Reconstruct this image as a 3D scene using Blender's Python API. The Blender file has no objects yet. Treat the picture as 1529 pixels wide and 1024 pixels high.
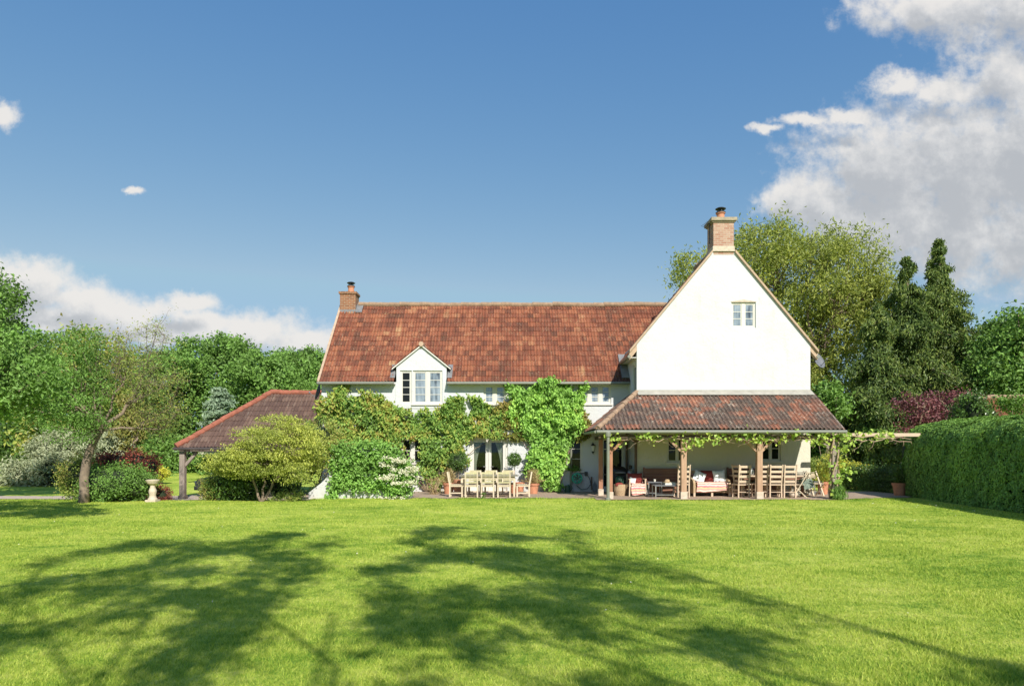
import bpy, math, random
import numpy as np
from mathutils import Vector, Matrix
random.seed(7)
RNG = np.random.default_rng(11)
R = math.radians
scene = bpy.context.scene
COL = scene.collection

# ------------------------------------------------------------------ camera, sky, sun, exposure
CAM_H, F, CX, HZ = 1.8, 1040.0, 764.5, 668.0
cam_d = bpy.data.cameras.new('camera'); cam = bpy.data.objects.new('camera', cam_d); COL.objects.link(cam)
cam.location = (0, 0, CAM_H); cam.rotation_euler = (R(90), 0, 0)
cam_d.sensor_width = 36; cam_d.lens = 36 * F / 1529; cam_d.shift_y = (HZ - 512) / 1529
cam_d.clip_start = 0.05; cam_d.clip_end = 3000
scene.camera = cam
scene.view_settings.view_transform = 'Standard'; scene.view_settings.look = 'None'
scene.view_settings.gamma = 1; scene.view_settings.exposure = 0.5
SUN_AZ, SUN_EL = R(20), R(37)
SDIR = Vector((math.sin(SUN_AZ) * math.cos(SUN_EL), -math.cos(SUN_AZ) * math.cos(SUN_EL), math.sin(SUN_EL)))
sun_d = bpy.data.lights.new('sun', 'SUN'); sun_d.energy = 4.4; sun_d.angle = R(0.55); sun_d.color = (1.0, 0.945, 0.85)
sun = bpy.data.objects.new('sun', sun_d); COL.objects.link(sun); sun.location = (10, -20, 30)
sun.rotation_euler = SDIR.to_track_quat('Z', 'Y').to_euler()

def X(px, D): return (px - CX) * D / F
def Z(py, D): return CAM_H - (py - HZ) * D / F

class NT:                                   # small node-tree helper
    def __init__(s, nt): s.nt = nt
    def n(s, t, ins=None, **kw):
        nd = s.nt.nodes.new(t)
        for k, v in kw.items(): setattr(nd, k, v)
        for k, v in (ins or {}).items():
            sock = nd.inputs[k]
            if isinstance(v, bpy.types.NodeSocket): s.nt.links.new(v, sock)
            else: sock.default_value = v
        return nd
    def math(s, op, a, b=None, c=None, clamp=False):
        d = {0: a}
        if b is not None: d[1] = b
        if c is not None: d[2] = c
        return s.n('ShaderNodeMath', d, operation=op, use_clamp=clamp).outputs[0]
    def vec(s, op, a, b=None, out=0):
        d = {0: a}
        if b is not None: d[1] = b
        return s.n('ShaderNodeVectorMath', d, operation=op).outputs[out]
    def ramp(s, fac, stops, interp='LINEAR'):
        nd = s.n('ShaderNodeValToRGB', {0: fac}); cr = nd.color_ramp; cr.interpolation = interp
        while len(cr.elements) < len(stops): cr.elements.new(0.5)
        for e, (p, c) in zip(cr.elements, stops):
            e.position = p; e.color = (*c, 1) if len(c) == 3 else c
        return nd.outputs[0]
    def mix(s, fac, a, b, blend='MIX'):
        nd = s.n('ShaderNodeMix', data_type='RGBA', blend_type=blend)
        for i, v in ((0, fac), (6, a), (7, b)):
            if isinstance(v, bpy.types.NodeSocket): s.nt.links.new(v, nd.inputs[i])
            else: nd.inputs[i].default_value = (*v, 1) if isinstance(v, tuple) and len(v) == 3 else v
        return nd.outputs[2]
    def noise(s, vec, scale, detail=3, rough=0.55, dist=0.0, out=0):
        d = {'Scale': scale, 'Detail': detail, 'Roughness': rough, 'Distortion': dist}
        if vec is not None: d['Vector'] = vec
        return s.n('ShaderNodeTexNoise', d).outputs[out]
    def smooth(s, v, a, b):
        return s.n('ShaderNodeMapRange', {0: v, 1: a, 2: b, 3: 0.0, 4: 1.0}, interpolation_type='SMOOTHSTEP').outputs[0]

# --- world: physical sky with cumulus clouds placed by direction (infinitely far)
world = bpy.data.worlds.new('World'); scene.world = world; world.use_nodes = True
wn = world.node_tree; wn.nodes.clear(); w = NT(wn)
sky = w.n('ShaderNodeTexSky', sky_type='NISHITA', sun_disc=False, sun_elevation=SUN_EL, sun_rotation=R(180) - SUN_AZ,
          altitude=0, air_density=1.0, dust_density=0.6, ozone_density=2.0)
dirv = w.n('ShaderNodeTexCoord').outputs['Generated']
sep = w.n('ShaderNodeSeparateXYZ', {0: dirv})
yy = w.math('MAXIMUM', sep.outputs[1], 0.02)
gu = w.math('DIVIDE', sep.outputs[0], yy); gv = w.math('DIVIDE', sep.outputs[2], yy)
uvw = w.n('ShaderNodeCombineXYZ', {0: gu, 1: gv, 2: 0.0}).outputs[0]
CLOUDS = [  # px, py, rx, ry of each puff seen from the garden
    (-30, 420, 75, 38), (45, 425, 70, 34), (120, 448, 75, 28), (200, 466, 75, 24), (285, 455, 42, 15), (300, 482, 70, 18), (380, 492, 85, 26),
    (460, 512, 60, 20), (20, 450, 70, 24), (90, 476, 150, 22), (230, 498, 130, 20), (-60, 470, 90, 40),
    (1185, 298, 48, 28), (1235, 300, 55, 45), (1320, 262, 115, 88), (1435, 250, 130, 110), (1540, 235, 120, 150), (1300, 330, 130, 45),
    (1420, 345, 190, 60), (1560, 360, 160, 70), (1262, 172, 40, 13), (1205, 180, 36, 10), (1152, 192, 22, 8), (1340, 128, 42, 20),
    (1420, 135, 60, 24), (1500, 110, 60, 50), (1400, 15, 105, 38), (1520, 10, 130, 52), (1280, 178, 30, 14),
    (14, 174, 22, 18), (200, 281, 17, 6), (1650, 120, 120, 90), (-160, 430, 90, 60), (1760, 300, 160, 130)]
grp = bpy.data.node_groups.new('cloud_density', 'ShaderNodeTree')
grp.interface.new_socket('P', in_out='INPUT', socket_type='NodeSocketVector')
grp.interface.new_socket('D', in_out='OUTPUT', socket_type='NodeSocketFloat')
g = NT(grp); gi = g.n('NodeGroupInput'); go = g.n('NodeGroupOutput')
warp = g.noise(gi.outputs[0], 9.0, 5, 0.6, out=1)
warp2 = g.noise(gi.outputs[0], 32.0, 6, 0.65, out=1)
P = g.vec('ADD', gi.outputs[0], g.vec('MULTIPLY', g.vec('SUBTRACT', warp, (0.5, 0.5, 0.5)), (0.075, 0.055, 0.0)))
P = g.vec('ADD', P, g.vec('MULTIPLY', g.vec('SUBTRACT', warp2, (0.5, 0.5, 0.5)), (0.034, 0.024, 0.0)))
acc = None
for (cx, cy, rx, ry) in CLOUDS:
    d = g.vec('MULTIPLY', g.vec('SUBTRACT', P, ((cx - CX) / F, (HZ - cy) / F, 0)), (F / rx / 1.25, F / ry / 1.25, 0))
    v = g.math('SUBTRACT', 1.0, g.vec('LENGTH', d, out=1))
    acc = v if acc is None else g.n('ShaderNodeMath', {0: acc, 1: v, 2: 0.25}, operation='SMOOTH_MAX').outputs[0]
fb = g.math('SUBTRACT', g.noise(gi.outputs[0], 18.0, 10, 0.66), 0.5)
fb2 = g.math('SUBTRACT', g.noise(gi.outputs[0], 45.0, 6, 0.6), 0.5)
den = g.math('MULTIPLY_ADD', fb, 1.5, g.math('MULTIPLY_ADD', fb2, 0.75, g.math('MAXIMUM', acc, -2.0)))
grp.links.new(den, go.inputs[0])
def cloud(v):
    nd = wn.nodes.new('ShaderNodeGroup'); nd.node_tree = grp; wn.links.new(v, nd.inputs[0]); return nd.outputs[0]
d0 = cloud(uvw); d1 = cloud(w.vec('ADD', uvw, (0.016, 0.034, 0)))
cmask = w.math('MULTIPLY', w.smooth(d0, -0.22, 0.62), w.smooth(sep.outputs[1], 0.05, 0.2))
shade = w.smooth(d1, -0.1, 0.95)
ccol = w.ramp(shade, [(0.0, (5.6, 5.4, 5.15)), (0.45, (4.5, 4.5, 4.5)), (1.0, (3.25, 3.35, 3.5))])
sr = w.n('ShaderNodeSeparateColor', {0: sky.outputs[0]})
sR = w.math('MINIMUM', w.math('MULTIPLY', w.math('POWER', sr.outputs[0], 1.25), 0.66), 2.25)
sG = w.math('MINIMUM', w.math('MULTIPLY', w.math('POWER', sr.outputs[1], 0.80), 1.07), 3.5)
sB = w.math('MAXIMUM', w.math('MULTIPLY', w.math('POWER', sr.outputs[2], 0.40), 2.12), w.math('MULTIPLY', sR, 1.95))
skyc = w.n('ShaderNodeCombineColor', {0: sR, 1: sG, 2: sB}).outputs[0]
final = w.mix(w.math('MULTIPLY', cmask, 0.93), skyc, ccol)
bg = w.n('ShaderNodeBackground', {0: final, 1: 0.11}); wo = w.n('ShaderNodeOutputWorld', {0: bg.outputs[0]})

# ------------------------------------------------------------------ materials
def new_mat(name):
    m = bpy.data.materials.new(name); m.use_nodes = True; m.node_tree.nodes.clear(); return m, NT(m.node_tree)
def finish(m, t, col, rough=0.6, bump=None, bstr=0.3, bdist=0.02, **kw):
    p = t.n('ShaderNodeBsdfPrincipled')
    for k, v in {'Base Color': col, 'Roughness': rough, **kw}.items():
        if isinstance(v, bpy.types.NodeSocket): t.nt.links.new(v, p.inputs[k])
        else: p.inputs[k].default_value = (*v, 1) if isinstance(v, tuple) and len(v) == 3 else v
    if bump is not None:
        b = t.n('ShaderNodeBump', {'Height': bump, 'Strength': bstr, 'Distance': bdist}); t.nt.links.new(b.outputs[0], p.inputs['Normal'])
    o = t.n('ShaderNodeOutputMaterial', {0: p.outputs[0]}); return m
def objco(t): return t.n('ShaderNodeTexCoord').outputs['Object']
def geo_pos(t): return t.n('ShaderNodeNewGeometry').outputs['Position']

def m_plain(name, c, rough=0.6, var=0.15, scale=6.0, bump=0.2, **kw):
    m, t = new_mat(name); co = objco(t)
    n1 = t.noise(co, scale, 5, 0.6)
    lo = tuple(x * (1 - var) for x in c); hi = tuple(min(1, x * (1 + var)) for x in c)
    return finish(m, t, t.ramp(n1, [(0.25, lo), (0.75, hi)]), rough, t.noise(co, scale * 8, 3), bump, 0.01, **kw)

def m_render(name, c):
    m, t = new_mat(name); co = geo_pos(t)
    a = t.noise(co, 0.7, 6, 0.65); b = t.noise(t.vec('MULTIPLY', co, (3.0, 3.0, 0.5)), 1.2, 5, 0.6)
    base = t.mix(t.smooth(a, 0.35, 0.75), c, (c[0] * 0.96, c[1] * 0.94, c[2] * 0.89))
    base = t.mix(t.math('MULTIPLY', t.smooth(b, 0.55, 0.80), 0.4), base, (0.46, 0.40, 0.31))
    z = t.n('ShaderNodeSeparateXYZ', {0: co}).outputs[2]                     # splash stains along the foot of the wall
    foot = t.math('MULTIPLY', t.math('SUBTRACT', 1.0, t.smooth(z, -0.2, 0.55)), t.smooth(t.noise(co, 3.5, 4), 0.35, 0.65))
    base = t.mix(t.math('MULTIPLY', foot, 0.55), base, (0.42, 0.36, 0.25))
    return finish(m, t, base, 0.85, t.math('ADD', t.noise(co, 14, 5, 0.7), t.math('MULTIPLY', t.noise(co, 3.0, 3, 0.6), 1.6)), 0.5, 0.03)

def m_tiles(name, ramp, lichen, lich_amt, moss=None):
    m, t = new_mat(name); co = geo_pos(t)
    r = t.n('ShaderNodeAttribute', attribute_name='tile_rand').outputs['Fac']
    patch = t.noise(co, 0.55, 4, 0.6)
    f = t.math('MULTIPLY_ADD', t.math('SUBTRACT', patch, 0.5), 1.1, t.math('MULTIPLY_ADD', r, 0.62, 0.19), clamp=True)
    col = t.ramp(f, ramp)
    streak = t.noise(t.vec('MULTIPLY', co, (9.0, 1.1, 1.1)), 1.3, 5, 0.65)
    col = t.mix(t.math('MULTIPLY', t.smooth(streak, 0.43, 0.72), 0.6), col, ramp[0][1])
    col = t.mix(t.math('MULTIPLY', t.smooth(streak, 0.45, 0.28), 0.25), col, lichen)
    l = t.noise(co, 7.0, 6, 0.72); l2 = t.noise(co, 1.1, 3)
    lm = t.math('MULTIPLY', t.smooth(l, 0.60 - lich_amt, 0.74 - lich_amt), t.smooth(l2, 0.38, 0.62))
    col = t.mix(t.math('MULTIPLY', lm, 0.8), col, lichen)
    spk = t.math('MULTIPLY', t.smooth(t.noise(co, 19.0, 4, 0.7), 0.60 - lich_amt * .6, 0.70), t.smooth(t.noise(co, 2.0, 3), 0.35, 0.6))
    col = t.mix(t.math('MULTIPLY', spk, 0.75), col, (0.58, 0.50, 0.37))
    if moss:
        mm = t.smooth(t.noise(co, 3.1, 5, 0.7), 0.60, 0.72); col = t.mix(t.math('MULTIPLY', mm, 0.6), col, moss)
    return finish(m, t, col, 0.85, t.noise(co, 40, 4, 0.7), 0.5, 0.01)

def m_brick(name, c1, c2, mortar, sc=1.0):
    m, t = new_mat(name); co = geo_pos(t); s = t.n('ShaderNodeSeparateXYZ', {0: co})
    v = t.n('ShaderNodeCombineXYZ', {0: t.math('ADD', s.outputs[0], s.outputs[1]), 1: s.outputs[2], 2: 0.0}).outputs[0]
    b = t.n('ShaderNodeTexBrick', {'Vector': v, 'Color1': (*c1, 1), 'Color2': (*c2, 1), 'Mortar': (*mortar, 1), 'Scale': 1.0, 'Mortar Size': 0.009,
            'Brick Width': 0.225 * sc, 'Row Height': 0.078 * sc, 'Bias': 0.0})
    col = t.mix(t.math('MULTIPLY', t.smooth(t.noise(co, 3.5, 5, 0.7), 0.55, 0.85), 0.35), b.outputs[0], mortar)
    return finish(m, t, col, 0.9, t.math('ADD', t.math('MULTIPLY', b.outputs[1], -1.0), t.noise(co, 30, 3)), 0.5, 0.012)

def m_wood(name, c, var=0.3, rough=0.75, axis=2):
    m, t = new_mat(name); co = objco(t)
    sc = [14.0, 14.0, 14.0]; sc[axis] = 1.6
    g1 = t.noise(t.vec('MULTIPLY', co, tuple(sc)), 1.5, 6, 0.65); g2 = t.noise(co, 2.5, 4)
    f = t.math('MULTIPLY_ADD', g2, 0.4, t.math('MULTIPLY', g1, 0.6))
    col = t.ramp(f, [(0.3, tuple(x * (1 - var) for x in c)), (0.7, tuple(min(1, x * (1 + var)) for x in c))])
    return finish(m, t, col, rough, g1, 0.4, 0.008)

def m_leaf(name, cols, trans=0.35, rough=0.5, patch=0.45, pscale=0.8, spec=0.3, tcol=None):
    m, t = new_mat(name)
    cols = [(max(r_, .56 * g_), g_, max(b_, .21 * g_)) if g_ > r_ else (r_, g_, b_) for r_, g_, b_ in cols]
    gain = GAIN.get(name, 1.6); cols = [tuple(min(.85, x * gain) for x in c) for c in cols]
    ge = t.n('ShaderNodeNewGeometry'); rnd = ge.outputs['Random Per Island']; pos = ge.outputs['Position']
    f = t.math('MULTIPLY_ADD', rnd, 1 - patch, t.math('MULTIPLY', t.smooth(t.noise(pos, pscale, 4, 0.6), 0.3, 0.7), patch), clamp=True)
    k = len(cols); col = t.ramp(f, [(0.08 + 0.84 * i / (k - 1), c) for i, c in enumerate(cols)])
    p = t.n('ShaderNodeBsdfPrincipled', {'Base Color': col, 'Roughness': rough, 'Specular IOR Level': spec})
    tc = t.mix(1.0, col, tcol or (1.25, 1.2, 0.6), 'MULTIPLY')
    tr = t.n('ShaderNodeBsdfTranslucent', {'Color': tc})
    mx = t.n('ShaderNodeMixShader', {0: trans * .65, 1: p.outputs[0], 2: tr.outputs[0]})
    t.n('ShaderNodeOutputMaterial', {0: mx.outputs[0]}); return m

def m_glass(name, tint, ior=1.5, rough=0.02):
    m, t = new_mat(name); return finish(m, t, tint, rough, t.noise(geo_pos(t), 1.7, 2), 0.03, 0.05, IOR=ior)
def m_clear(name):
    m, t = new_mat(name)
    fr = t.n('ShaderNodeFresnel', {'IOR': 1.5}).outputs[0]
    mx = t.n('ShaderNodeMixShader', {0: fr, 1: t.n('ShaderNodeBsdfTransparent', {0: (0.8, 0.85, 0.82, 1)}).outputs[0], 2: t.n('ShaderNodeBsdfGlossy', {'Roughness': 0.02}).outputs[0]})
    t.n('ShaderNodeOutputMaterial', {0: mx.outputs[0]}); return m

def m_stripes(name, cols, scale, axis):
    m, t = new_mat(name); co = objco(t)
    co2 = t.vec('ADD', co, t.vec('MULTIPLY', t.vec('SUBTRACT', t.noise(co, 5, 2, out=1), (0.5, 0.5, 0.5)), (0.06, 0.06, 0.06)))
    s = t.n('ShaderNodeSeparateXYZ', {0: co2})
    v = t.math('FRACT', t.math('MULTIPLY', t.math('ADD', s.outputs[2], t.math('MULTIPLY', s.outputs[1], 0.9)), scale))
    k = len(cols); col = t.ramp(v, [(i / k, c) for i, c in enumerate(cols)], 'CONSTANT')
    return finish(m, t, col, 0.9, t.noise(co, 60, 2), 0.3, 0.004)

MT = {}
GAIN = {'cream_flowers': 1.0, 'red_flowers': 1.0, 'straw_grass': 1.2, 'oak_leaves': 1.5, 'conifer_sprays': 2.0, 'bronze_vine_leaves': 1.4, 'purple_leaves': 2.1, 'silver_leaves': 1.25, 'wisteria_leaves': 1.95, 'blue_cedar_needles': 1.1, 'dark_red_leaves': 2.6, 'creeper_leaves': 1.95, 'hydrangea_leaves': 1.8, 'golden_maple_leaves': 1.6, 'mid_green_leaves': 1.75, 'bright_green_leaves': 1.45, 'olive_leaves': 1.9, 'hedge_leaves': 1.85, 'conifer_needles': 1.6}
MT['render'] = m_render('white_render', (0.585, 0.60, 0.615))
MT['cream'] = m_render('cream_render', (0.63, 0.60, 0.49))
MT['tile_red'] = m_tiles('terracotta_tiles', [(0.0, (0.085, 0.036, 0.02)), (0.3, (0.168, 0.050, 0.025)), (0.55, (0.235, 0.070, 0.033)), (0.82, (0.31, 0.108, 0.05)), (1.0, (0.40, 0.23, 0.11))], (0.42, 0.31, 0.16), 0.03, (0.15, 0.10, 0.055))
MT['tile_porch'] = m_tiles('weathered_porch_tiles', [(0.0, (0.085, 0.06, 0.048)), (0.5, (0.15, 0.095, 0.07)), (0.66, (0.25, 0.10, 0.06)), (0.85, (0.34, 0.135, 0.075)), (1.0, (0.42, 0.22, 0.13))], (0.60, 0.55, 0.44), 0.065, (0.11, 0.085, 0.06))
MT['tile_brown'] = m_tiles('brown_clay_tiles', [(0.0, (0.075, 0.042, 0.033)), (0.5, (0.115, 0.066, 0.05)), (0.8, (0.15, 0.09, 0.066)), (1.0, (0.19, 0.125, 0.095))], (0.48, 0.43, 0.34), -0.06)
MT['ridge_red'] = m_plain('red_ridge_clay', (0.30, 0.10, 0.06), 0.85, 0.4, 5)
MT['ridge_old'] = m_plain('lichened_ridge_clay', (0.30, 0.20, 0.13), 0.9, 0.35, 6)
MT['flash'] = m_plain('mortar_flashing', (0.36, 0.34, 0.29), 0.9, 0.2, 4)
MT['verge'] = m_plain('mortar_verge', (0.46, 0.33, 0.23), 0.9, 0.2, 5)
MT['brick_pink'] = m_brick('pink_brick', (0.36, 0.17, 0.115), (0.46, 0.30, 0.22), (0.46, 0.38, 0.30))
MT['brick_brown'] = m_brick('brown_brick', (0.30, 0.12, 0.055), (0.20, 0.08, 0.04), (0.36, 0.28, 0.19))
MT['lead'] = m_plain('lead_sheet', (0.19, 0.19, 0.195), 0.65, 0.3, 4)
MT['stone'] = m_plain('pale_stone', (0.55, 0.46, 0.36), 0.9, 0.22, 9, 0.5)
MT['cap'] = m_plain('weathered_cap_stone', (0.34, 0.28, 0.20), 0.9, 0.3, 8, 0.5)
MT['pot'] = m_plain('terracotta_pot', (0.52, 0.23, 0.13), 0.85, 0.25, 8, 0.4)
MT['frame'] = m_plain('cream_painted_wood', (0.62, 0.595, 0.535), 0.5, 0.06, 8)
MT['oak'] = m_wood('oak_post', (0.42, 0.26, 0.17))
MT['oak_red'] = m_wood('red_brown_oak', (0.36, 0.17, 0.10))
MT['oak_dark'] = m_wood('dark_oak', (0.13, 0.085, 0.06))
MT['oak_grey'] = m_wood('weathered_grey_oak', (0.27, 0.22, 0.18))
MT['teak'] = m_wood('silvered_teak', (0.60, 0.50, 0.36), 0.2)
MT['teak_slat'] = m_wood('lichen_teak', (0.50, 0.45, 0.26), 0.2)
MT['pale_wood'] = m_wood('pale_ladderback_wood', (0.56, 0.43, 0.31), 0.2)
MT['brown_wood'] = m_wood('brown_bench_wood', (0.22, 0.10, 0.06), 0.3, 0.6, 0)
MT['grey_wood'] = m_wood('grey_slat_wood', (0.24, 0.22, 0.17), 0.25)
MT['gutter'] = m_plain('grey_gutter', (0.20, 0.205, 0.165), 0.45, 0.12, 3)
MT['gutter_dark'] = m_plain('dark_gutter', (0.07, 0.055, 0.05), 0.45, 0.2, 3)
MT['iron'] = m_plain('dark_iron', (0.03, 0.03, 0.032), 0.5, 0.3, 5)
MT['black'] = m_plain('black_plastic', (0.015, 0.015, 0.016), 0.4, 0.2, 5)
MT['metal'] = m_plain('grey_metal', (0.38, 0.37, 0.34), 0.4, 0.15, 5, Metallic=0.6)
MT['dish'] = m_plain('grey_dish', (0.15, 0.155, 0.17), 0.5, 0.08, 5)
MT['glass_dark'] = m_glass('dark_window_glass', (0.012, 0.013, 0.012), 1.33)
def m_painted_glass(name):  # pale sky reflection and curtain folds are painted into the pane colour
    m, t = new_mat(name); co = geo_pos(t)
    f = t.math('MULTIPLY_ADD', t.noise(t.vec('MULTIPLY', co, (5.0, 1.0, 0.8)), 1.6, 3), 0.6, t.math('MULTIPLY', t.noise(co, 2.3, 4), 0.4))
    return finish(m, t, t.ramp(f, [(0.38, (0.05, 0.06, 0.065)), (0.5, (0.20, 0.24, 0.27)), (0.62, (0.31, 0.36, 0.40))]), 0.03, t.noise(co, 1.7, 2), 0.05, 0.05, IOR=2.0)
MT['glass_sky'] = m_painted_glass('painted_sky_glass')
MT['glass_clear'] = m_clear('clear_glass')
MT['lamp_glass'] = m_plain('frosted_lamp_glass', (0.62, 0.62, 0.58), 0.25, 0.05)
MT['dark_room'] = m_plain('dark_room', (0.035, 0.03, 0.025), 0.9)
MT['curtain'] = m_plain('pale_curtain', (0.62, 0.56, 0.50), 0.9, 0.1)
MT['bark'] = m_plain('grey_brown_bark', (0.22, 0.165, 0.12), 0.95, 0.4, 7, 0.9)
MT['bark_pale'] = m_plain('pale_bark', (0.40, 0.29, 0.20), 0.95, 0.35, 9, 0.9)
MT['twig'] = m_plain('dry_twig', (0.38, 0.28, 0.17), 0.95, 0.3, 7)
MT['throw'] = m_stripes('striped_throw', [(0.62, 0.24, 0.20), (0.78, 0.60, 0.50), (0.68, 0.33, 0.28), (0.74, 0.50, 0.28), (0.58, 0.20, 0.24), (0.80, 0.62, 0.55)], 3.1, 2)
MT['red_cloth'] = m_plain('dark_red_cloth', (0.22, 0.035, 0.03), 0.9, 0.4, 18)
MT['white_cloth'] = m_plain('pale_blue_white_cloth', (0.74, 0.78, 0.78), 0.9, 0.1, 10)
MT['blue_cloth'] = m_plain('grey_blue_cloth', (0.25, 0.34, 0.36), 0.9, 0.35, 16)
MT['green_cloth'] = m_plain('grey_green_cloth', (0.16, 0.20, 0.16), 0.9, 0.3, 12)
MT['wicker'] = m_plain('wicker', (0.46, 0.33, 0.20), 0.85, 0.35, 40, 0.8)
MT['hose'] = m_plain('green_hose', (0.05, 0.42, 0.28), 0.45, 0.25, 20)
MT['dark_green'] = m_plain('dark_green_plastic', (0.02, 0.07, 0.04), 0.45)
MT['paper'] = m_plain('off_white_paper', (0.72, 0.68, 0.58), 0.8, 0.08)
MT['car'] = m_plain('dark_car_paint', (0.045, 0.05, 0.05), 0.25, 0.08, 3, 0.0, Metallic=0.3)
MT['beige_trim'] = m_plain('beige_trim', (0.48, 0.38, 0.28), 0.5)
MT['soil'] = m_plain('soil', (0.09, 0.06, 0.04), 0.95, 0.4, 12)
# foliage
MT['l_oak'] = m_leaf('oak_leaves', [(0.020, 0.065, 0.012), (0.045, 0.13, 0.018), (0.085, 0.20, 0.025)])
MT['l_mid'] = m_leaf('mid_green_leaves', [(0.030, 0.085, 0.014), (0.065, 0.17, 0.020), (0.12, 0.26, 0.03)])
MT['l_bright'] = m_leaf('bright_green_leaves', [(0.06, 0.13, 0.015), (0.11, 0.21, 0.025), (0.17, 0.29, 0.04)])
MT['l_olive'] = m_leaf('olive_leaves', [(0.07, 0.11, 0.022), (0.13, 0.18, 0.03), (0.20, 0.22, 0.05), (0.22, 0.15, 0.06)])
MT['l_willow'] = m_leaf('willow_leaves', [(0.10, 0.13, 0.025), (0.19, 0.22, 0.04), (0.30, 0.31, 0.07)], 0.4)
MT['l_conifer'] = m_leaf('conifer_sprays', [(0.022, 0.040, 0.012), (0.055, 0.085, 0.018), (0.13, 0.155, 0.035)], 0.15, patch=0.35, pscale=0.5)
MT['l_cypress'] = m_leaf('bronze_cypress_leaves', [(0.09, 0.085, 0.025), (0.14, 0.14, 0.035), (0.20, 0.17, 0.05)], 0.15)
MT['l_cedar'] = m_leaf('blue_cedar_needles', [(0.14, 0.21, 0.13), (0.25, 0.34, 0.22), (0.36, 0.44, 0.31)], 0.15)
MT['l_silver'] = m_leaf('silver_leaves', [(0.17, 0.20, 0.11), (0.29, 0.32, 0.19), (0.42, 0.44, 0.29)], 0.25)
MT['l_purple'] = m_leaf('purple_leaves', [(0.045, 0.018, 0.022), (0.10, 0.035, 0.040), (0.17, 0.075, 0.07)], 0.25, tcol=(1.3, 0.6, 0.6))
MT['l_red'] = m_leaf('dark_red_leaves', [(0.035, 0.022, 0.014), (0.10, 0.028, 0.022), (0.18, 0.05, 0.03)], 0.25, tcol=(1.3, 0.6, 0.5))
MT['l_maple'] = m_leaf('golden_maple_leaves', [(0.14, 0.173, 0.018), (0.248, 0.28, 0.026), (0.375, 0.388, 0.05)], 0.4)
MT['l_dark'] = m_leaf('dark_glossy_leaves', [(0.018, 0.055, 0.012), (0.035, 0.105, 0.018), (0.07, 0.17, 0.03)], 0.2, 0.35, spec=0.5)
MT['l_wisteria'] = m_leaf('wisteria_leaves', [(0.05, 0.11, 0.014), (0.09, 0.165, 0.018), (0.145, 0.22, 0.028), (0.215, 0.235, 0.04), (0.265, 0.195, 0.06)], 0.35, pscale=1.1, patch=0.5)
MT['l_creeper'] = m_leaf('creeper_leaves', [(0.08, 0.17, 0.015), (0.16, 0.28, 0.025), (0.26, 0.38, 0.045)], 0.35)
MT['l_hydr'] = m_leaf('hydrangea_leaves', [(0.06, 0.15, 0.016), (0.11, 0.24, 0.022), (0.19, 0.33, 0.04)], 0.3)
MT['l_bronze'] = m_leaf('bronze_vine_leaves', [(0.10, 0.13, 0.025), (0.18, 0.18, 0.04), (0.28, 0.21, 0.07)], 0.35)
MT['l_grape'] = m_leaf('grape_leaves', [(0.15, 0.24, 0.03), (0.25, 0.35, 0.05), (0.38, 0.44, 0.09)], 0.45)
MT['l_yellow'] = m_leaf('yellow_green_leaves', [(0.16, 0.20, 0.025), (0.32, 0.32, 0.04), (0.50, 0.44, 0.06)], 0.35)
MT['l_hedge'] = m_leaf('hedge_leaves', [(0.055, 0.11, 0.012), (0.105, 0.19, 0.018), (0.18, 0.28, 0.03)], 0.3)
MT['l_straw'] = m_leaf('straw_grass', [(0.22, 0.16, 0.07), (0.34, 0.26, 0.12), (0.42, 0.36, 0.18)], 0.3)
MT['flower'] = m_leaf('cream_flowers', [(0.62, 0.60, 0.42), (0.74, 0.72, 0.58)], 0.2)
MT['flower_red'] = m_leaf('red_flowers', [(0.45, 0.03, 0.03), (0.6, 0.08, 0.07)], 0.2)
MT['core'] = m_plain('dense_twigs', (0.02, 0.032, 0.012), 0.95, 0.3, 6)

GA, GB, GC = (0.155, 0.285, 0.03), (0.385, 0.49, 0.068), (0.585, 0.63, 0.14)
def lawn_tone(t, pos):
    a = t.noise(pos, 0.35, 5, 0.65); b = t.noise(t.vec('MULTIPLY', pos, (0.7, 1.3, 1.0)), 1.9, 5, 0.65); c = t.noise(pos, 6.5, 3, 0.6)
    return t.math('MULTIPLY_ADD', t.math('SUBTRACT', t.math('MULTIPLY_ADD', a, 0.42, t.math('MULTIPLY_ADD', b, 0.38, t.math('MULTIPLY', c, 0.20))), 0.5), 1.7, 0.5)
def m_lawn():
    m, t = new_mat('lawn_ground'); pos = geo_pos(t)
    f = t.math('MULTIPLY_ADD', t.math('SUBTRACT', t.noise(t.vec('MULTIPLY', pos, (1.0, 0.45, 1.0)), 16, 5, 0.7), 0.5), 0.8, lawn_tone(t, pos), clamp=True)
    col = t.ramp(f, [(0.3, GA), (0.5, GB), (0.72, GC)])
    return finish(m, t, col, 0.9, t.noise(t.vec('MULTIPLY', pos, (1.0, 0.5, 1.0)), 26, 5, 0.75), 0.9, 0.05, **{'Specular IOR Level': 0.15})
def m_blade():
    m, t = new_mat('grass_blades'); ge = t.n('ShaderNodeNewGeometry'); pos = ge.outputs['Position']
    f = t.math('MULTIPLY_ADD', t.math('SUBTRACT', ge.outputs['Random Per Island'], 0.5), 0.42, lawn_tone(t, pos), clamp=True)
    col = t.ramp(f, [(0.25, GA), (0.5, GB), (0.72, GC), (0.85, (0.32, 0.34, 0.09))])
    p = t.n('ShaderNodeBsdfPrincipled', {'Base Color': col, 'Roughness': 0.6, 'Specular IOR Level': 0.2})
    tr = t.n('ShaderNodeBsdfTranslucent', {'Color': t.mix(1.0, col, (1.2, 1.15, 0.6), 'MULTIPLY')})
    mx = t.n('ShaderNodeMixShader', {0: 0.35, 1: p.outputs[0], 2: tr.outputs[0]})
    t.n('ShaderNodeOutputMaterial', {0: mx.outputs[0]}); return m
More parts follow.
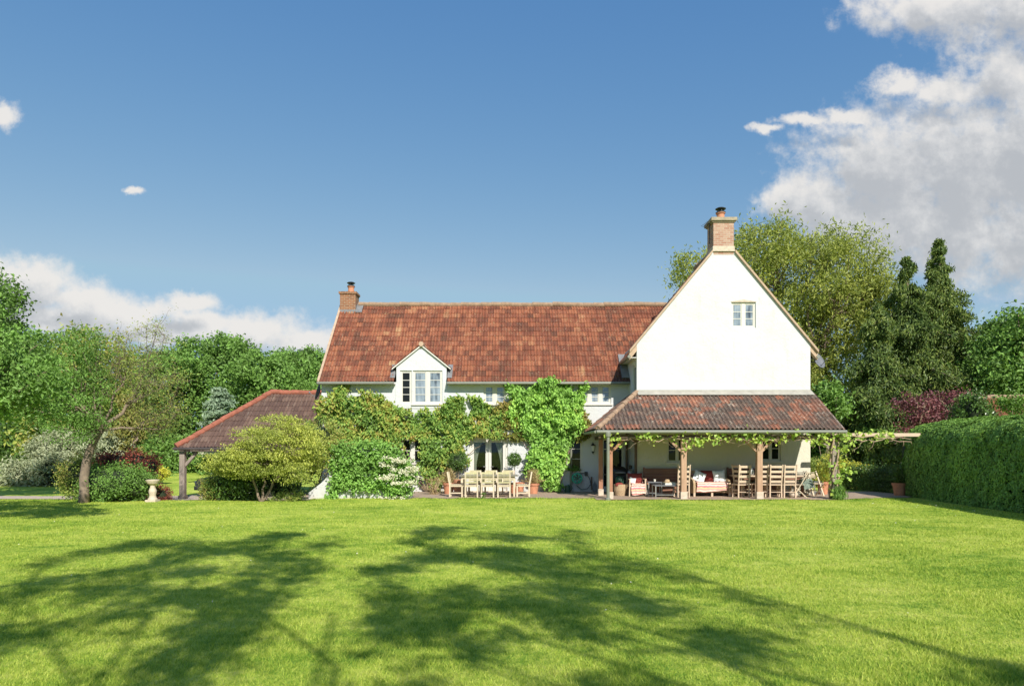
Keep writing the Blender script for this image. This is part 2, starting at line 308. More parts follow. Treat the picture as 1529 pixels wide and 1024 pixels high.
MT['lawn'] = m_lawn(); MT['blade'] = m_blade()
def m_paving():
    m, t = new_mat('brick_paving'); pos = geo_pos(t)
    b = t.n('ShaderNodeTexBrick', {'Vector': pos, 'Color1': (0.32, 0.23, 0.165, 1), 'Color2': (0.42, 0.31, 0.23, 1), 'Mortar': (0.22, 0.18, 0.13, 1), 'Scale': 1.0,
            'Mortar Size': 0.008, 'Brick Width': 0.22, 'Row Height': 0.11})
    col = t.mix(t.math('MULTIPLY', t.smooth(t.noise(pos, 1.8, 5, 0.7), 0.45, 0.75), 0.6), b.outputs[0], (0.48, 0.39, 0.29))
    return finish(m, t, col, 0.9, t.noise(pos, 30, 4), 0.5, 0.01)
MT['paving'] = m_paving()
def m_gravel():
    m, t = new_mat('gravel'); pos = geo_pos(t)
    col = t.ramp(t.noise(pos, 22, 5, 0.8), [(0.3, (0.34, 0.25, 0.19)), (0.7, (0.62, 0.52, 0.43))])
    return finish(m, t, col, 0.95, t.noise(pos, 40, 3), 0.8, 0.02)
MT['gravel'] = m_gravel()

# ------------------------------------------------------------------ mesh helpers
def np_mesh(name, V, Fc, mat=None, parent=None, smooth=False, fattr=None):
    V = np.asarray(V, np.float32); Fc = np.asarray(Fc, np.int32); k = Fc.shape[1]; m = len(Fc)
    me = bpy.data.meshes.new(name); me.vertices.add(len(V)); me.vertices.foreach_set('co', V.ravel())
    me.loops.add(m * k); me.loops.foreach_set('vertex_index', Fc.ravel())
    me.polygons.add(m); me.polygons.foreach_set('loop_start', np.arange(0, m * k, k, dtype=np.int32))
    me.polygons.foreach_set('use_smooth', np.full(m, bool(smooth)))
    if fattr:
        for an, av in fattr.items():
            at = me.attributes.new(an, 'FLOAT', 'FACE'); at.data.foreach_set('value', np.asarray(av, np.float32))
    me.update(calc_edges=True); me.validate()
    if mat: me.materials.append(MT[mat])
    return link(name, me, parent)
def link(name, me, parent=None):
    o = bpy.data.objects.new(name, me); COL.objects.link(o)
    if parent is not None:
        o.parent = parent; o.matrix_parent_inverse = Matrix.Translation(-parent.location) if False else Matrix()
        rel(o, parent)
    return o
def rel(o, parent):
    # geometry is written in world coordinates: shift it into the parent's frame
    w0 = world_loc(parent)
    if w0.length > 0 and o.data is not None and not o.get('_local'):
        o.data.transform(Matrix.Translation(-w0))
def world_loc(o):
    v = Vector((0, 0, 0))
    while o is not None: v = v + o.location; o = o.parent
    return v
def tag(o, label=None, cat=None, group=None, kind=None):
    if label: o['label'] = label
    if cat: o['category'] = cat
    if group: o['group'] = group
    if kind: o['kind'] = kind
    return o
def thing(name, label, cat, loc=(0, 0, 0), group=None):
    o = bpy.data.objects.new(name, None); COL.objects.link(o); o.location = loc; o.empty_display_size = 0.2
    return tag(o, label, cat, group)
def dup(root, loc, rotz, label):
    r = root.copy(); COL.objects.link(r); r.location = loc; r.rotation_euler = (0, 0, rotz); r['label'] = label
    for ch in list(root.children):
        c = ch.copy(); COL.objects.link(c); c.parent = r
        for gch in ch.children:
            d = gch.copy(); COL.objects.link(d); d.parent = c
    return r

class MB:
    def __init__(s): s.v = []; s.f = []
    def add(s, vs, fs):
        o = len(s.v); s.v += [tuple(v) for v in vs]; s.f += [tuple(i + o for i in f) for f in fs]; return s
    def box(s, x0, x1, y0, y1, z0, z1):
        v = [(x0, y0, z0), (x1, y0, z0), (x1, y1, z0), (x0, y1, z0), (x0, y0, z1), (x1, y0, z1), (x1, y1, z1), (x0, y1, z1)]
        return s.add(v, [(3, 2, 1, 0), (4, 5, 6, 7), (0, 1, 5, 4), (1, 2, 6, 5), (2, 3, 7, 6), (3, 0, 4, 7)])
    def bar(s, a, b, wd, th, up=(0, 0, 1)):
        a = Vector(a); b = Vector(b); d = (b - a).normalized(); u = Vector(up)
        if abs(d.dot(u)) > 0.98: u = Vector((0, 1, 0))
        r = d.cross(u).normalized(); q = r.cross(d)
        vs = [p + r * (sx * wd / 2) + q * (sy * th / 2) for p in (a, b) for sx, sy in ((-1, -1), (1, -1), (1, 1), (-1, 1))]
        return s.add(vs, [(3, 2, 1, 0), (4, 5, 6, 7), (0, 1, 5, 4), (1, 2, 6, 5), (2, 3, 7, 6), (3, 0, 4, 7)])
    def tube(s, pts, rad, n=8, cap=True):
        pts = [Vector(p) for p in pts]; k = len(pts)
        if not hasattr(rad, '__len__'): rad = [rad] * k
        vs = []; fs = []; prev = None
        for i, p in enumerate(pts):
            d = (pts[min(i + 1, k - 1)] - pts[max(i - 1, 0)]).normalized()
            if prev is None: r = d.orthogonal().normalized()
            else:
                r = prev - d * prev.dot(d)
                r = r.normalized() if r.length > 1e-5 else d.orthogonal().normalized()
            prev = r; q = d.cross(r)
            for j in range(n):
                a = 2 * math.pi * j / n; vs.append(p + (r * math.cos(a) + q * math.sin(a)) * rad[i])
        for i in range(k - 1):
            for j in range(n): fs.append((i * n + j, i * n + (j + 1) % n, (i + 1) * n + (j + 1) % n, (i + 1) * n + j))
        if cap: fs.append(tuple(range(n - 1, -1, -1))); fs.append(tuple((k - 1) * n + j for j in range(n)))
        return s.add(vs, fs)
    def lathe(s, prof, cx=0, cy=0, n=20, cz=0):
        vs = []; fs = []
        for (r, z) in prof:
            for j in range(n):
                a = 2 * math.pi * j / n; vs.append((cx + r * math.cos(a), cy + r * math.sin(a), cz + z))
        for i in range(len(prof) - 1):
            for j in range(n): fs.append((i * n + j, i * n + (j + 1) % n, (i + 1) * n + (j + 1) % n, (i + 1) * n + j))
        fs.append(tuple(range(n - 1, -1, -1))); fs.append(tuple((len(prof) - 1) * n + j for j in range(n)))
        return s.add(vs, fs)
    def ball(s, c, r, n=12, m=8, sq=1.0):
        c = Vector(c); r = r if hasattr(r, '__len__') else (r, r, r); vs = []; fs = []
        def pw(v): return math.copysign(abs(v) ** sq, v)
        for i in range(m + 1):
            th = math.pi * i / m
            for j in range(n):
                a = 2 * math.pi * j / n
                vs.append((c.x + r[0] * pw(math.sin(th)) * pw(math.cos(a)), c.y + r[1] * pw(math.sin(th)) * pw(math.sin(a)), c.z + r[2] * pw(math.cos(th))))
        for i in range(m):
            for j in range(n): fs.append((i * n + j, (i + 1) * n + j, (i + 1) * n + (j + 1) % n, i * n + (j + 1) % n))
        return s.add(vs, fs)
    def poly(s, pts): return s.add(pts, [tuple(range(len(pts)))])
    def prism(s, pts, off):
        n = len(pts); a = [Vector(p) for p in pts]; o = Vector(off); vs = a + [p + o for p in a]
        fs = [tuple(range(n - 1, -1, -1)), tuple(range(n, 2 * n))] + [(i, (i + 1) % n, n + (i + 1) % n, n + i) for i in range(n)]
        return s.add(vs, fs)
    def build(s, name, mat, parent=None, smooth=False, bevel=0.0, local=False):
        me = bpy.data.meshes.new(name); me.from_pydata([tuple(v) for v in s.v], [], s.f)
        if smooth: me.polygons.foreach_set('use_smooth', [True] * len(me.polygons))
        me.update(); me.materials.append(MT[mat])
        o = bpy.data.objects.new(name, me); COL.objects.link(o)
        if parent is not None:
            o.parent = parent
            if not local: rel(o, parent)
        if bevel:
            b = o.modifiers.new('bevel', 'BEVEL'); b.width = bevel; b.segments = 2; b.limit_method = 'ANGLE'
        return o

# value noise, vectorised
_T = RNG.random((64, 64, 64)).astype(np.float32)
def vnoise(p, s=1.0):
    p = np.asarray(p, np.float64) * s; i = np.floor(p).astype(int); f = p - i; f = f * f * (3 - 2 * f); r = 0
    for dx in (0, 1):
        for dy in (0, 1):
            for dz in (0, 1):
                wgt = (f[:, 0] if dx else 1 - f[:, 0]) * (f[:, 1] if dy else 1 - f[:, 1]) * (f[:, 2] if dz else 1 - f[:, 2])
                r = r + wgt * _T[(i[:, 0] + dx) % 64, (i[:, 1] + dy) % 64, (i[:, 2] + dz) % 64]
    return r
def sstep(a, b, x): t = np.clip((x - a) / (b - a), 0, 1); return t * t * (3 - 2 * t)

def unit(n):
    v = RNG.normal(size=(n, 3)); return v / np.linalg.norm(v, axis=1, keepdims=True)
def leaves(name, mat, parent, C, L, W=None, t=None, up=0.0, nrm=None, fold=0.2, jit=0.35, tang=0.0):
    """one mesh of leaf-shaped faces: C centres, L lengths, t main direction bias, nrm normal bias"""
    C = np.asarray(C, np.float64); n = len(C)
    L = (np.full(n, L) if np.isscalar(L) else np.asarray(L)) * RNG.uniform(1 - jit, 1 + jit, n)
    W = L * 0.55 if W is None else L * W
    T = unit(n)
    if t is not None: T = T * 0.6 + np.asarray(t)
    if tang: q = np.asarray(nrm) / (np.linalg.norm(nrm, axis=1, keepdims=True) + 1e-9); T = T - q * (T * q).sum(1, keepdims=True) * tang
    T /= np.linalg.norm(T, axis=1, keepdims=True)
    N = unit(n)
    if nrm is not None: N = N * 0.75 + np.asarray(nrm)
    N = N + np.array([0, 0, up])
    B = np.cross(T, N); B /= np.linalg.norm(B, axis=1, keepdims=True) + 1e-9; N = np.cross(B, T)
    L = L[:, None]; W = W[:, None]
    a = C - T * L / 2; c = C + T * L / 2 - N * L * 0.1; mid = C + T * L * 0.02 + N * W * fold
    b = mid + B * W / 2; d = mid - B * W / 2
    V = np.stack([a, b, c, d], 1).reshape(-1, 3); Fc = np.arange(4 * n).reshape(-1, 4)
    return np_mesh(name, V, Fc, mat, parent)

def lobe_clumps(lobes, n, shell=0.6):
    lob = np.array(lobes, float); wgt = (lob[:, 3] * lob[:, 4] * lob[:, 5]) ** 0.67; wgt /= wgt.sum()
    k = RNG.choice(len(lob), n, p=wgt); u = unit(n); r = shell + (1 - shell) * RNG.random(n) ** 0.6
    r = r * (0.82 + 0.36 * vnoise(u * 2.2 + k[:, None] * 7.1))
    return lob[k, :3] + u * lob[k, 3:6] * r[:, None], u
def crown_pts(clumps, outw, per, cr, flat=0.7):
    n = len(clumps); s = np.asarray(cr) * RNG.uniform(0.6, 1.35, n)
    off = RNG.normal(size=(n, per, 3)) * 0.5 * s[:, None, None]; off[:, :, 2] *= flat
    return (clumps[:, None, :] + off).reshape(-1, 3), np.repeat(outw, per, 0)

def limb(mb, a, b, r0, r1, wob=0.08, k=6, sag=0.0, n=6):
    a = Vector(a); b = Vector(b); L = (b - a).length; pts = []
    for i in range(k + 1):
        f = i / k; p = a.lerp(b, f)
        if 0 < i < k: p += Vector(RNG.normal(size=3)) * wob * L * 0.5 * math.sin(math.pi * f)
        p.z += sag * math.sin(math.pi * f) * L; pts.append(p)
    mb.tube(pts, [r0 + (r1 - r0) * (i / k) ** 0.8 for i in range(k + 1)], n); return pts

def tree(name, label, cat, base, lobes, trunk_top, tr, mat, nclump=160, per=60, cr=0.6, leaf=0.2, W=0.55, bark='bark', shell=0.6, nlimb=14, group=None,
         t=None, extra=None, flat=0.7, twigs=0, out=0.6, up=0.3):
    base = Vector(base); top = Vector(trunk_top)
    root = thing(name, label, cat, base, group)
    cl, ow = lobe_clumps(lobes, nclump, shell)
    mb = MB(); tp = limb(mb, base - Vector((0, 0, 0.15)), top, tr, tr * 0.55, 0.05, 7, n=9)
    idx = RNG.permutation(nclump)[:nlimb]
    ends = []
    for i in idx:
        f = RNG.uniform(0.55, 1.0); st = base.lerp(top, f); en = Vector(cl[i])
        pts = limb(mb, st, en, tr * 0.42, tr * 0.08, 0.10, 6); ends.append((pts[3], pts[4]))
    for i in RNG.permutation(nclump)[:twigs]:
        e = Vector(cl[i]); st = min((q for pr in ends for q in pr), key=lambda q: (q - e).length)
        limb(mb, st, e + Vector(RNG.normal(size=3)) * 0.3, tr * 0.11, tr * 0.03, 0.12, 5, n=4)
    if extra: extra(mb, base, top)
    mb.build('trunk', bark, root, smooth=True)
    pts, o = crown_pts(cl, ow, per, cr, flat)
    leaves('crown', mat, root, pts, leaf, W, t=t, nrm=o * out, up=up)
    return root

def shrub(name, label, cat, base, lobes, mat, nclump=60, per=50, cr=0.25, leaf=0.09, W=0.55, group=None, shell=0.65, core=0.0, stems=6, t=None, flat=0.8, stemmat='bark', up=0.2, out=0.7):
    base = Vector(base); root = thing(name, label, cat, base, group)
    cl, ow = lobe_clumps(lobes, nclump, shell); gz = base.z
    cl[:, 2] = np.maximum(cl[:, 2], gz + 0.05)
    mb = MB()
    for i in RNG.permutation(nclump)[:stems]:
        limb(mb, base + Vector((RNG.normal() * 0.06, RNG.normal() * 0.06, -0.05)), cl[i], 0.025, 0.008, 0.08, 5, n=5)
    mb.build('stems', stemmat, root, smooth=True)
    pts, o = crown_pts(cl, ow, per, cr, flat); pts[:, 2] = np.maximum(pts[:, 2], gz + 0.02)
    leaves('foliage', mat, root, pts, leaf, W, t=t, nrm=o * out, up=up)
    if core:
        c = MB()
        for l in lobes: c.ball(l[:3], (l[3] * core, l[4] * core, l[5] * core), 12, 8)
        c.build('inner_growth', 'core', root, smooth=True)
    return root

def in_poly(px, py, poly):
    ins = np.zeros(len(px), bool); j = len(poly) - 1
    for i in range(len(poly)):
        xi, yi = poly[i]; xj, yj = poly[j]
        c = ((yi > py) != (yj > py)) & (px < (xj - xi) * (py - yi) / (yj - yi + 1e-9) + xi)
        ins ^= c; j = i
    return ins
def poly_sample(poly, n):
    p = np.array(poly, float); lo, hi = p.min(0), p.max(0); out = np.zeros((0, 2))
    while len(out) < n:
        q = lo + RNG.random((n * 3, 2)) * (hi - lo); out = np.vstack([out, q[in_poly(q[:, 0], q[:, 1], poly)]])
    return out[:n]
# ------------------------------------------------------------------ ground
def gz(x, y):
    x = np.asarray(x, float); y = np.asarray(y, float)
    low = -0.37 * sstep(23.4, 28.0, y) * sstep(-6.2, -8.2, x) * (1 - sstep(33, 58, y))
    rise = 0.95 * sstep(29, 42, y) * sstep(11.5, 14.5, x)
    und = 0.02 * (vnoise(np.stack([x.ravel(), y.ravel(), 0 * x.ravel()], 1) + 200, 0.25).reshape(x.shape) - 0.5) * sstep(23.5, 18, y) * sstep(-30, -25, x)
    return low + rise + und
def g1(x, y): return float(gz(np.array([x]), np.array([y]))[0])
def sheet(name, xs, ys, mat, dz, mask=None, kind='structure'):
    GX, GY = np.meshgrid(xs, ys); Vv = np.stack([GX, GY, gz(GX, GY) + dz], -1).reshape(-1, 3)
    nx, ny = len(xs), len(ys); i = np.arange(nx - 1)[None, :] + np.arange(ny - 1)[:, None] * nx; i = i.ravel()
    Fq = np.stack([i, i + 1, i + 1 + nx, i + nx], 1)
    if mask is not None:
        c = Vv[Fq].mean(1); Fq = Fq[mask(c[:, 0], c[:, 1])]
    o = np_mesh(name, Vv, Fq, mat, None, True); return tag(o, kind=kind)
FX = np.arange(-34, 34.01, 0.4); FY = np.arange(2, 60.01, 0.4)
sheet('lawn', np.concatenate([[-900, -300, -120, -60], FX, [60, 120, 300, 900]]), np.concatenate([[-200, -60, -20, -8], FY, [70, 90, 140, 300, 900]]), 'lawn', 0)
EX = np.arange(-34, 34.01, 0.1)
def wob(x, y, s, a): return a * (vnoise(np.stack([x, y, 0 * x], 1) + 300, s) - 0.5)
def mdrive(x, y):
    e = wob(x, y, 1.5, 0.5)
    return ((x > -14.6) & (x < -7) & (y > 23.75 + e) & (y < 33.2 + e)) | ((x <= -14.6) & (y > 29.2 + e * .5) & (y < 31.0 + e * .5))
sheet('gravel_drive', np.arange(-40, -6.9, 0.4 / 3), np.arange(23, 34.1, 0.4 / 3), 'gravel', 0.02, mdrive)
def mpatio(x, y):
    e = wob(x, y, 2.2, 0.22) + wob(x, y, 7.0, 0.10)
    fr = np.where(x > 11.2, 23.95 + (x - 11.2) * 0.35, np.where(x > 2.9, 23.85, 24.55))
    return (x > -4.6) & (x < 14.9) & (y > fr + e) & ((y < 28.3) | ((x > 11.3) & (y < 29.5 - (x - 11.3) * .75)))
sheet('patio', np.arange(-5, 15.2, 0.1), np.arange(23.5, 29.6, 0.1), 'paving', 0.022, mpatio)

# grass blades over the near lawn: one uncountable mass
def blades():
    tot = 660000; u = RNG.random(tot)
    D = (3.7 ** 0.25 + u * (24.75 ** 0.25 - 3.7 ** 0.25)) ** 4.0
    x = (RNG.random(tot) - 0.5) * 2 * (0.80 * D + 1.6); y = D
    ok = (x < 13.9) & ~mdrive(x, y) & ~(mpatio(x, y) & (RNG.random(tot) < .96)) & ((x < 13) | (y < 24.2))
    x, y, D = x[ok], y[ok], D[ok]; n = len(x)
    den = vnoise(np.stack([x, y, 0 * x], 1) + 90, 1.3)
    h = (0.020 + 0.022 * RNG.random(n)) * (0.5 + 0.9 * den) * np.where((y > 24.2) & (x < 2.9) | (y > 23.6) & (x >= 2.9), 1.7, 1); wd = (0.0042 + 0.0006 * D) * RNG.uniform(0.7, 1.3, n)
    a = RNG.random(n) * 2 * math.pi; ln = RNG.normal(size=(n, 2)) * 0.65 * h[:, None] + np.array([0.12, 0.1]) * h[:, None]
    z = gz(x, y); B = np.stack([np.cos(a), np.sin(a)], 1) * wd[:, None] / 2
    p = np.stack([x, y], 1)
    V = np.stack([np.column_stack([p - B, z - 0.004]), np.column_stack([p + B, z - 0.004]), np.column_stack([p + ln, z + h])], 1).reshape(-1, 3)
    o = np_mesh('grass', V, np.arange(3 * n).reshape(-1, 3), 'blade'); tag(o, 'short mown lawn grass', None, None, 'stuff')
blades()
def daisies():
    n = 170; D = 7 + 16 * RNG.random(n) ** .8; x = (RNG.random(n) - .5) * 1.5 * D; cl_ = RNG.random(n) < .35; x = np.where(cl_, X(1400, 21) + RNG.normal(size=n) * 1.2, x); D = np.where(cl_, 21 + RNG.normal(size=n) * .8, D); k = x < 13.2; x, D = x[k], D[k]
    c = np.stack([x, D, gz(x, D) + .045], 1); o = leaves('daisies', 'flower', None, c, .026, .95, nrm=(0, -.3, 1.2)); tag(o, kind='stuff')
daisies()

# ------------------------------------------------------------------ tiled roofs
def tiles(name, mat, parent, O, u, v, vlen, uL, uR, course=0.335, tw=0.25, wave=0.125, amp=0.022, lift=0.026, cut=None, seed=1, sag=0.05):
    O = np.array(O, float); u = np.array(u, float); v = np.array(v, float); v = v / np.linalg.norm(v); n = np.cross(u, v)
    rg = np.random.default_rng(seed); nc = int(math.ceil(vlen / course)); per = 8
    umin = min(uL(0), uL(vlen)); umax = max(uR(0), uR(vlen))
    us = umin + np.arange(int((umax - umin) / wave * per) + 2) * wave / per
    ph = (np.arange(len(us)) % per) / per * 2 * math.pi
    prof = amp * (np.maximum(np.cos(ph), -0.35) + 0.35)
    prof = np.where(np.arange(len(us)) % int(round(tw / wave * per)) == 4, -0.012, prof)
    Vs = []; Fs = []; At = []; off = 0
    tid = np.floor((us[:-1] - umin + 1e-6) / tw).astype(int); R0 = rg.random((nc + 1, tid.max() + 2))
    jl = rg.normal(0, 0.004, (nc + 1, tid.max() + 2)); jl = jl + (rg.random(jl.shape) < .015) * rg.uniform(-.03, .03, jl.shape)
    for k in range(nc):
        v0 = k * course; v1 = min((k + 1) * course + 0.05, vlen)
        rows = []
        tj = np.concatenate([jl[k, tid], [jl[k, tid[-1]]]])
        for (vv, lf, dn) in ((v0 - 0.0, lift, -0.022), (v0, lift, 0.0), (v1, 0.004, 0.0)):
            vc = min(max(vv, 0), vlen); uu = np.clip(us, uL(vc), uR(vc))
            sg = sag * (vnoise(np.stack([uu * .35 + 50, 0 * uu + vv * .35, 0 * uu], 1)) - .6); rows.append(O + uu[:, None] * u + (vv + tj[:, None] * 1.2) * v + ((prof + lf + dn + np.minimum(tj, .012) * 0.6 + sg)[:, None]) * n)
        m = len(us); Vs.append(np.concatenate(rows)); i = np.arange(m - 1)
        for r_ in (0, 1):
            a = off + r_ * m + i; Fs.append(np.stack([a, a + 1, a + 1 + m, a + m], 1)); At.append(R0[k, tid])
        if k < nc - 1: a = off + 2 * m + i; Fs.append(np.stack([a, a + 1, a + 1 + m, a + m], 1)); At.append(R0[k, tid])
        off += 3 * m
    Vv = np.concatenate(Vs); Fc = np.concatenate(Fs); at = np.concatenate(At)
    P4 = Vv[Fc]; area = np.linalg.norm(np.cross(P4[:, 2] - P4[:, 0], P4[:, 3] - P4[:, 1]), axis=1); ok = area > 1e-6
    if cut is not None: ok &= ~cut(P4.mean(1))
    return np_mesh(name, Vv, Fc[ok], mat, parent, False, {'tile_rand': at[ok]})
def ridge(name, mat, parent, a, b, r=0.11, step=0.42):
    a = Vector(a); b = Vector(b); L = (b - a).length; k = max(1, int(L / step)); mb = MB(); d = (b - a) / k
    for i in range(k):
        p = a + d * i; q = p + d * 1.03; j = random.uniform(-0.012, 0.012) - .02 * math.sin(math.pi * i / k) - .012 * math.sin(i * .9)
        mb.tube([p + Vector((0, 0, j)), p + d * 0.5 + Vector((0, 0, j)), q + Vector((0, 0, j - 0.01))], [r, r * 0.97, r * 0.93], 10)
    return mb.build(name, mat, parent)

# ------------------------------------------------------------------ farmhouse
YM, YW = 28.15, 26.4
WB, WDROP = 30.3, 0.20
XL, XG0, XG1, XA = -7.7, 4.73, 11.31, 8.02
EZ, RZ, YE, YR = 4.42, 8.24, 27.85, 31.6
DX, DW, DAP, DSL = -3.655, 1.045, 5.90, 0.80       # dormer
house = thing('farmhouse', 'long white rendered farmhouse with red tiled roof and tall gable', 'house', (0, YM, 0))

def zmn(y): return EZ + (y - YE) * (RZ - EZ) / (YR - YE) - .06
def wall_grid(mb, x0, x1, z0, z1, y, holes, rev=0.16):
    xs = sorted({x0, x1, *[h[0] for h in holes], *[h[1] for h in holes]}); zs = sorted({z0, z1, *[min(h[3], z1) for h in holes], *[max(h[2], z0) for h in holes]})
    for i in range(len(xs) - 1):
        for j in range(len(zs) - 1):
            mx, mz = (xs[i] + xs[i + 1]) / 2, (zs[j] + zs[j + 1]) / 2
            if any(h[0] < mx < h[1] and h[2] < mz < h[3] for h in holes): continue
            mb.poly([(xs[i], y, zs[j]), (xs[i + 1], y, zs[j]), (xs[i + 1], y, zs[j + 1]), (xs[i], y, zs[j + 1])])
    for (a, b, c, d) in holes:
        d2 = min(d, z1); c2 = max(c, z0)
        mb.poly([(a, y, c2), (a, y, d2), (a, y + rev, d2), (a, y + rev, c2)]); mb.poly([(b, y, d2), (b, y, c2), (b, y + rev, c2), (b, y + rev, d2)])
        if d < z1: mb.poly([(a, y, d), (b, y, d), (b, y + rev, d), (a, y + rev, d)])
        if c > z0: mb.poly([(b, y, c), (a, y, c), (a, y + rev, c), (b, y + rev, c)])

def window(parent, x0, x1, z0, z1, y, ncol, nrow, glass, fw=0.06, mull=0.10, sill=True, label=None, arch=0.0, panes=None):
    """casements side by side: frame bars in one mesh, glass and sill as its pieces; y is the wall face"""
    yf = y + 0.05; mb = MB(); d = 0.07
    mb.box(x0, x0 + fw, yf, yf + d, z0, z1); mb.box(x1 - fw, x1, yf, yf + d, z0, z1)
    mb.box(x0 + fw, x1 - fw, yf, yf + d, z0, z0 + fw); mb.box(x0 + fw, x1 - fw, yf, yf + d, z1 - fw, z1)
    cw = (x1 - x0 - 2 * fw - (ncol - 1) * mull) / ncol
    for c in range(ncol):
        a = x0 + fw + c * (cw + mull)
        if c: mb.box(a - mull, a, yf - 0.004, yf + d - 0.006, z0 + fw, z1 - fw)
        s = 0.035                                              # casement stiles
        mb.box(a, a + s, yf + 0.012, yf + 0.055, z0 + fw, z1 - fw); mb.box(a + cw - s, a + cw, yf + 0.012, yf + 0.055, z0 + fw, z1 - fw)
        mb.box(a + s, a + cw - s, yf + 0.012, yf + 0.055, z0 + fw, z0 + fw + s); mb.box(a + s, a + cw - s, yf + 0.012, yf + 0.055, z1 - fw - s, z1 - fw)
        hh = (z1 - z0 - 2 * fw - 2 * s)
        for r_ in range(1, nrow):
            zz = z0 + fw + s + hh * r_ / nrow; mb.box(a + s, a + cw - s, yf + 0.016, yf + 0.046, zz - 0.012, zz + 0.012)
    w_ = mb.build('window', 'frame', parent)
    if label: w_['label'] = label
    for c in range(ncol):
        a = x0 + fw + c * (cw + mull); gl = glass[c] if isinstance(glass, list) else glass
        MB().box(a + 0.03, a + cw - 0.03, yf + 0.028, yf + 0.034, z0 + fw + 0.03, z1 - fw - 0.03).build('pane', gl, w_)
    if sill: MB().box(x0 - 0.06, x1 + 0.06, y - 0.06, y + 0.12, z0 - 0.055, z0 - 0.002).build('sill', 'frame', w_)
    return w_

H_up1 = (X(722, YM), X(772, YM), 3.56, 4.33); H_up2 = (X(864, YM), X(912.5, YM), 3.56, 4.33)
H_door = (X(700, YM), X(758.5, YM), 0.03, 2.21); H_kit = (1.78, X(870, YM), 0.84, 2.25); H_low = (X(598, YM), X(633, YM), 1.18, 2.18)
H_por = (X(899, YM), X(931, YM), 0.03, 2.16); H_dorm_open = (DX - DW, DX + DW, 3.38, 9)
mb = MB(); WT = EZ + 0.02
wall_grid(mb, XL, XG0 + 0.3, -0.6, WT, YM, [H_up1, H_up2, H_door, H_kit, H_low, H_por, H_dorm_open])
mb.poly([(XL, 35.05, -0.6), (XL, YM, -0.6), (XL, YM, WT), (XL, YR, RZ - 0.06), (XL, 35.05, WT)])
mb.poly([(XL, 35.05, -0.6), (XL, 35.05, WT), (7.4, 35.05, WT), (7.4, 35.05, -0.6)]); mb.poly([(7.4, 35.05, -0.6), (7.4, WB, -0.6), (7.4, WB, zmn(WB)), (7.4, YR, RZ - 0.06), (7.4, 35.05, WT)])
mb.build('wall', 'render', house)
# wing
HG = (X(1092, YW), X(1128.5, YW), Z(489.5, YW), Z(451, YW)); HA = (X(996, YW), X(1027, YW), Z(690, YW), Z(654, YW)); HB = (X(1136, YW), X(1166, YW), Z(688, YW), Z(651, YW))
WEZ, WAP = 5.76, 9.72; SL = (WAP - WEZ) / (XA - XG0)
mb = MB(); wall_grid(mb, XG0, XG1, 3.80, WEZ, YW, []); 
# gable triangle cut round its window
gx0, gx1, gz0, gz1 = HG; zl = lambda x: WAP - SL * abs(x - XA)
def col(a, b, zb, clip=None):
    xs = [a] + ([XA] if a < XA < b else []) + [b]; mb.poly([(a, YW, zb)] + [(b, YW, zb)] + [(x, YW, zl(x)) for x in reversed(xs)])
col(XG0, gx0, WEZ); col(gx1, XG1, WEZ); mb.poly([(gx0, YW, WEZ), (gx1, YW, WEZ), (gx1, YW, gz0), (gx0, YW, gz0)]); col(gx0, gx1, gz1)
for (xx, s) in ((gx0, 1), (gx1, -1)): mb.poly([(xx, YW, gz0), (xx, YW, gz1), (xx, YW + .16, gz1), (xx, YW + .16, gz0)][::s])
mb.poly([(gx0, YW, gz1), (gx1, YW, gz1), (gx1, YW + .16, gz1), (gx0, YW + .16, gz1)]); mb.poly([(gx1, YW, gz0), (gx0, YW, gz0), (gx0, YW + .16, gz0), (gx1, YW + .16, gz0)])
mb.build('wall', 'render', house)
mb = MB(); wall_grid(mb, XG0, XG1, -0.3, 3.80, YW, [HA, HB]); mb.build('wall', 'cream', house)['label'] = 'cream wall sheltered under the porch'
mb = MB(); ry0, ry1, rz0, rz1 = 26.62, 27.32, 3.95, 4.98                 # return wall with its narrow window
for (a, b, c, d) in ((YW, ry0, -0.3, WEZ), (ry1, WB, -0.3, WEZ), (ry0, ry1, -0.3, rz0), (ry0, ry1, rz1, WEZ)):
    mb.poly([(XG0, b, c), (XG0, a, c), (XG0, a, d), (XG0, b, d)])
for (a, b, c, d) in ((ry0, ry0, rz0, rz1), (ry1, ry1, rz0, rz1)): mb.poly([(XG0, a, c), (XG0 + .16, a, c), (XG0 + .16, a, d), (XG0, a, d)])
for zz in (rz0, rz1): mb.poly([(XG0, ry0, zz), (XG0 + .16, ry0, zz), (XG0 + .16, ry1, zz), (XG0, ry1, zz)])
mb.build('wall', 'render', house)
MB().poly([(XG1, YW, -0.3), (XG1, WB, -0.3), (XG1, WB, WEZ - .2), (XG1, YW, WEZ - .2)]).poly([(XG1, WB, -0.3), (XG0, WB, -0.3), (XG0, WB, WEZ - .25), (XA, WB, WAP - .25), (XG1, WB, WEZ - .25)]).build('wall', 'render', house)
wn_ = MB().box(XG0 + .05, XG0 + .11, ry0, ry0 + .07, rz0, rz1).box(XG0 + .05, XG0 + .11, ry1 - .07, ry1, rz0, rz1).box(XG0 + .05, XG0 + .11, ry0 + .07, ry1 - .07, rz0, rz0 + .07).box(XG0 + .05, XG0 + .11, ry0 + .07, ry1 - .07, rz1 - .07, rz1).build('window', 'frame', house)
MB().box(XG0 + .075, XG0 + .082, ry0 + .05, ry1 - .05, rz0 + .05, rz1 - .05).build('pane', 'glass_dark', wn_)

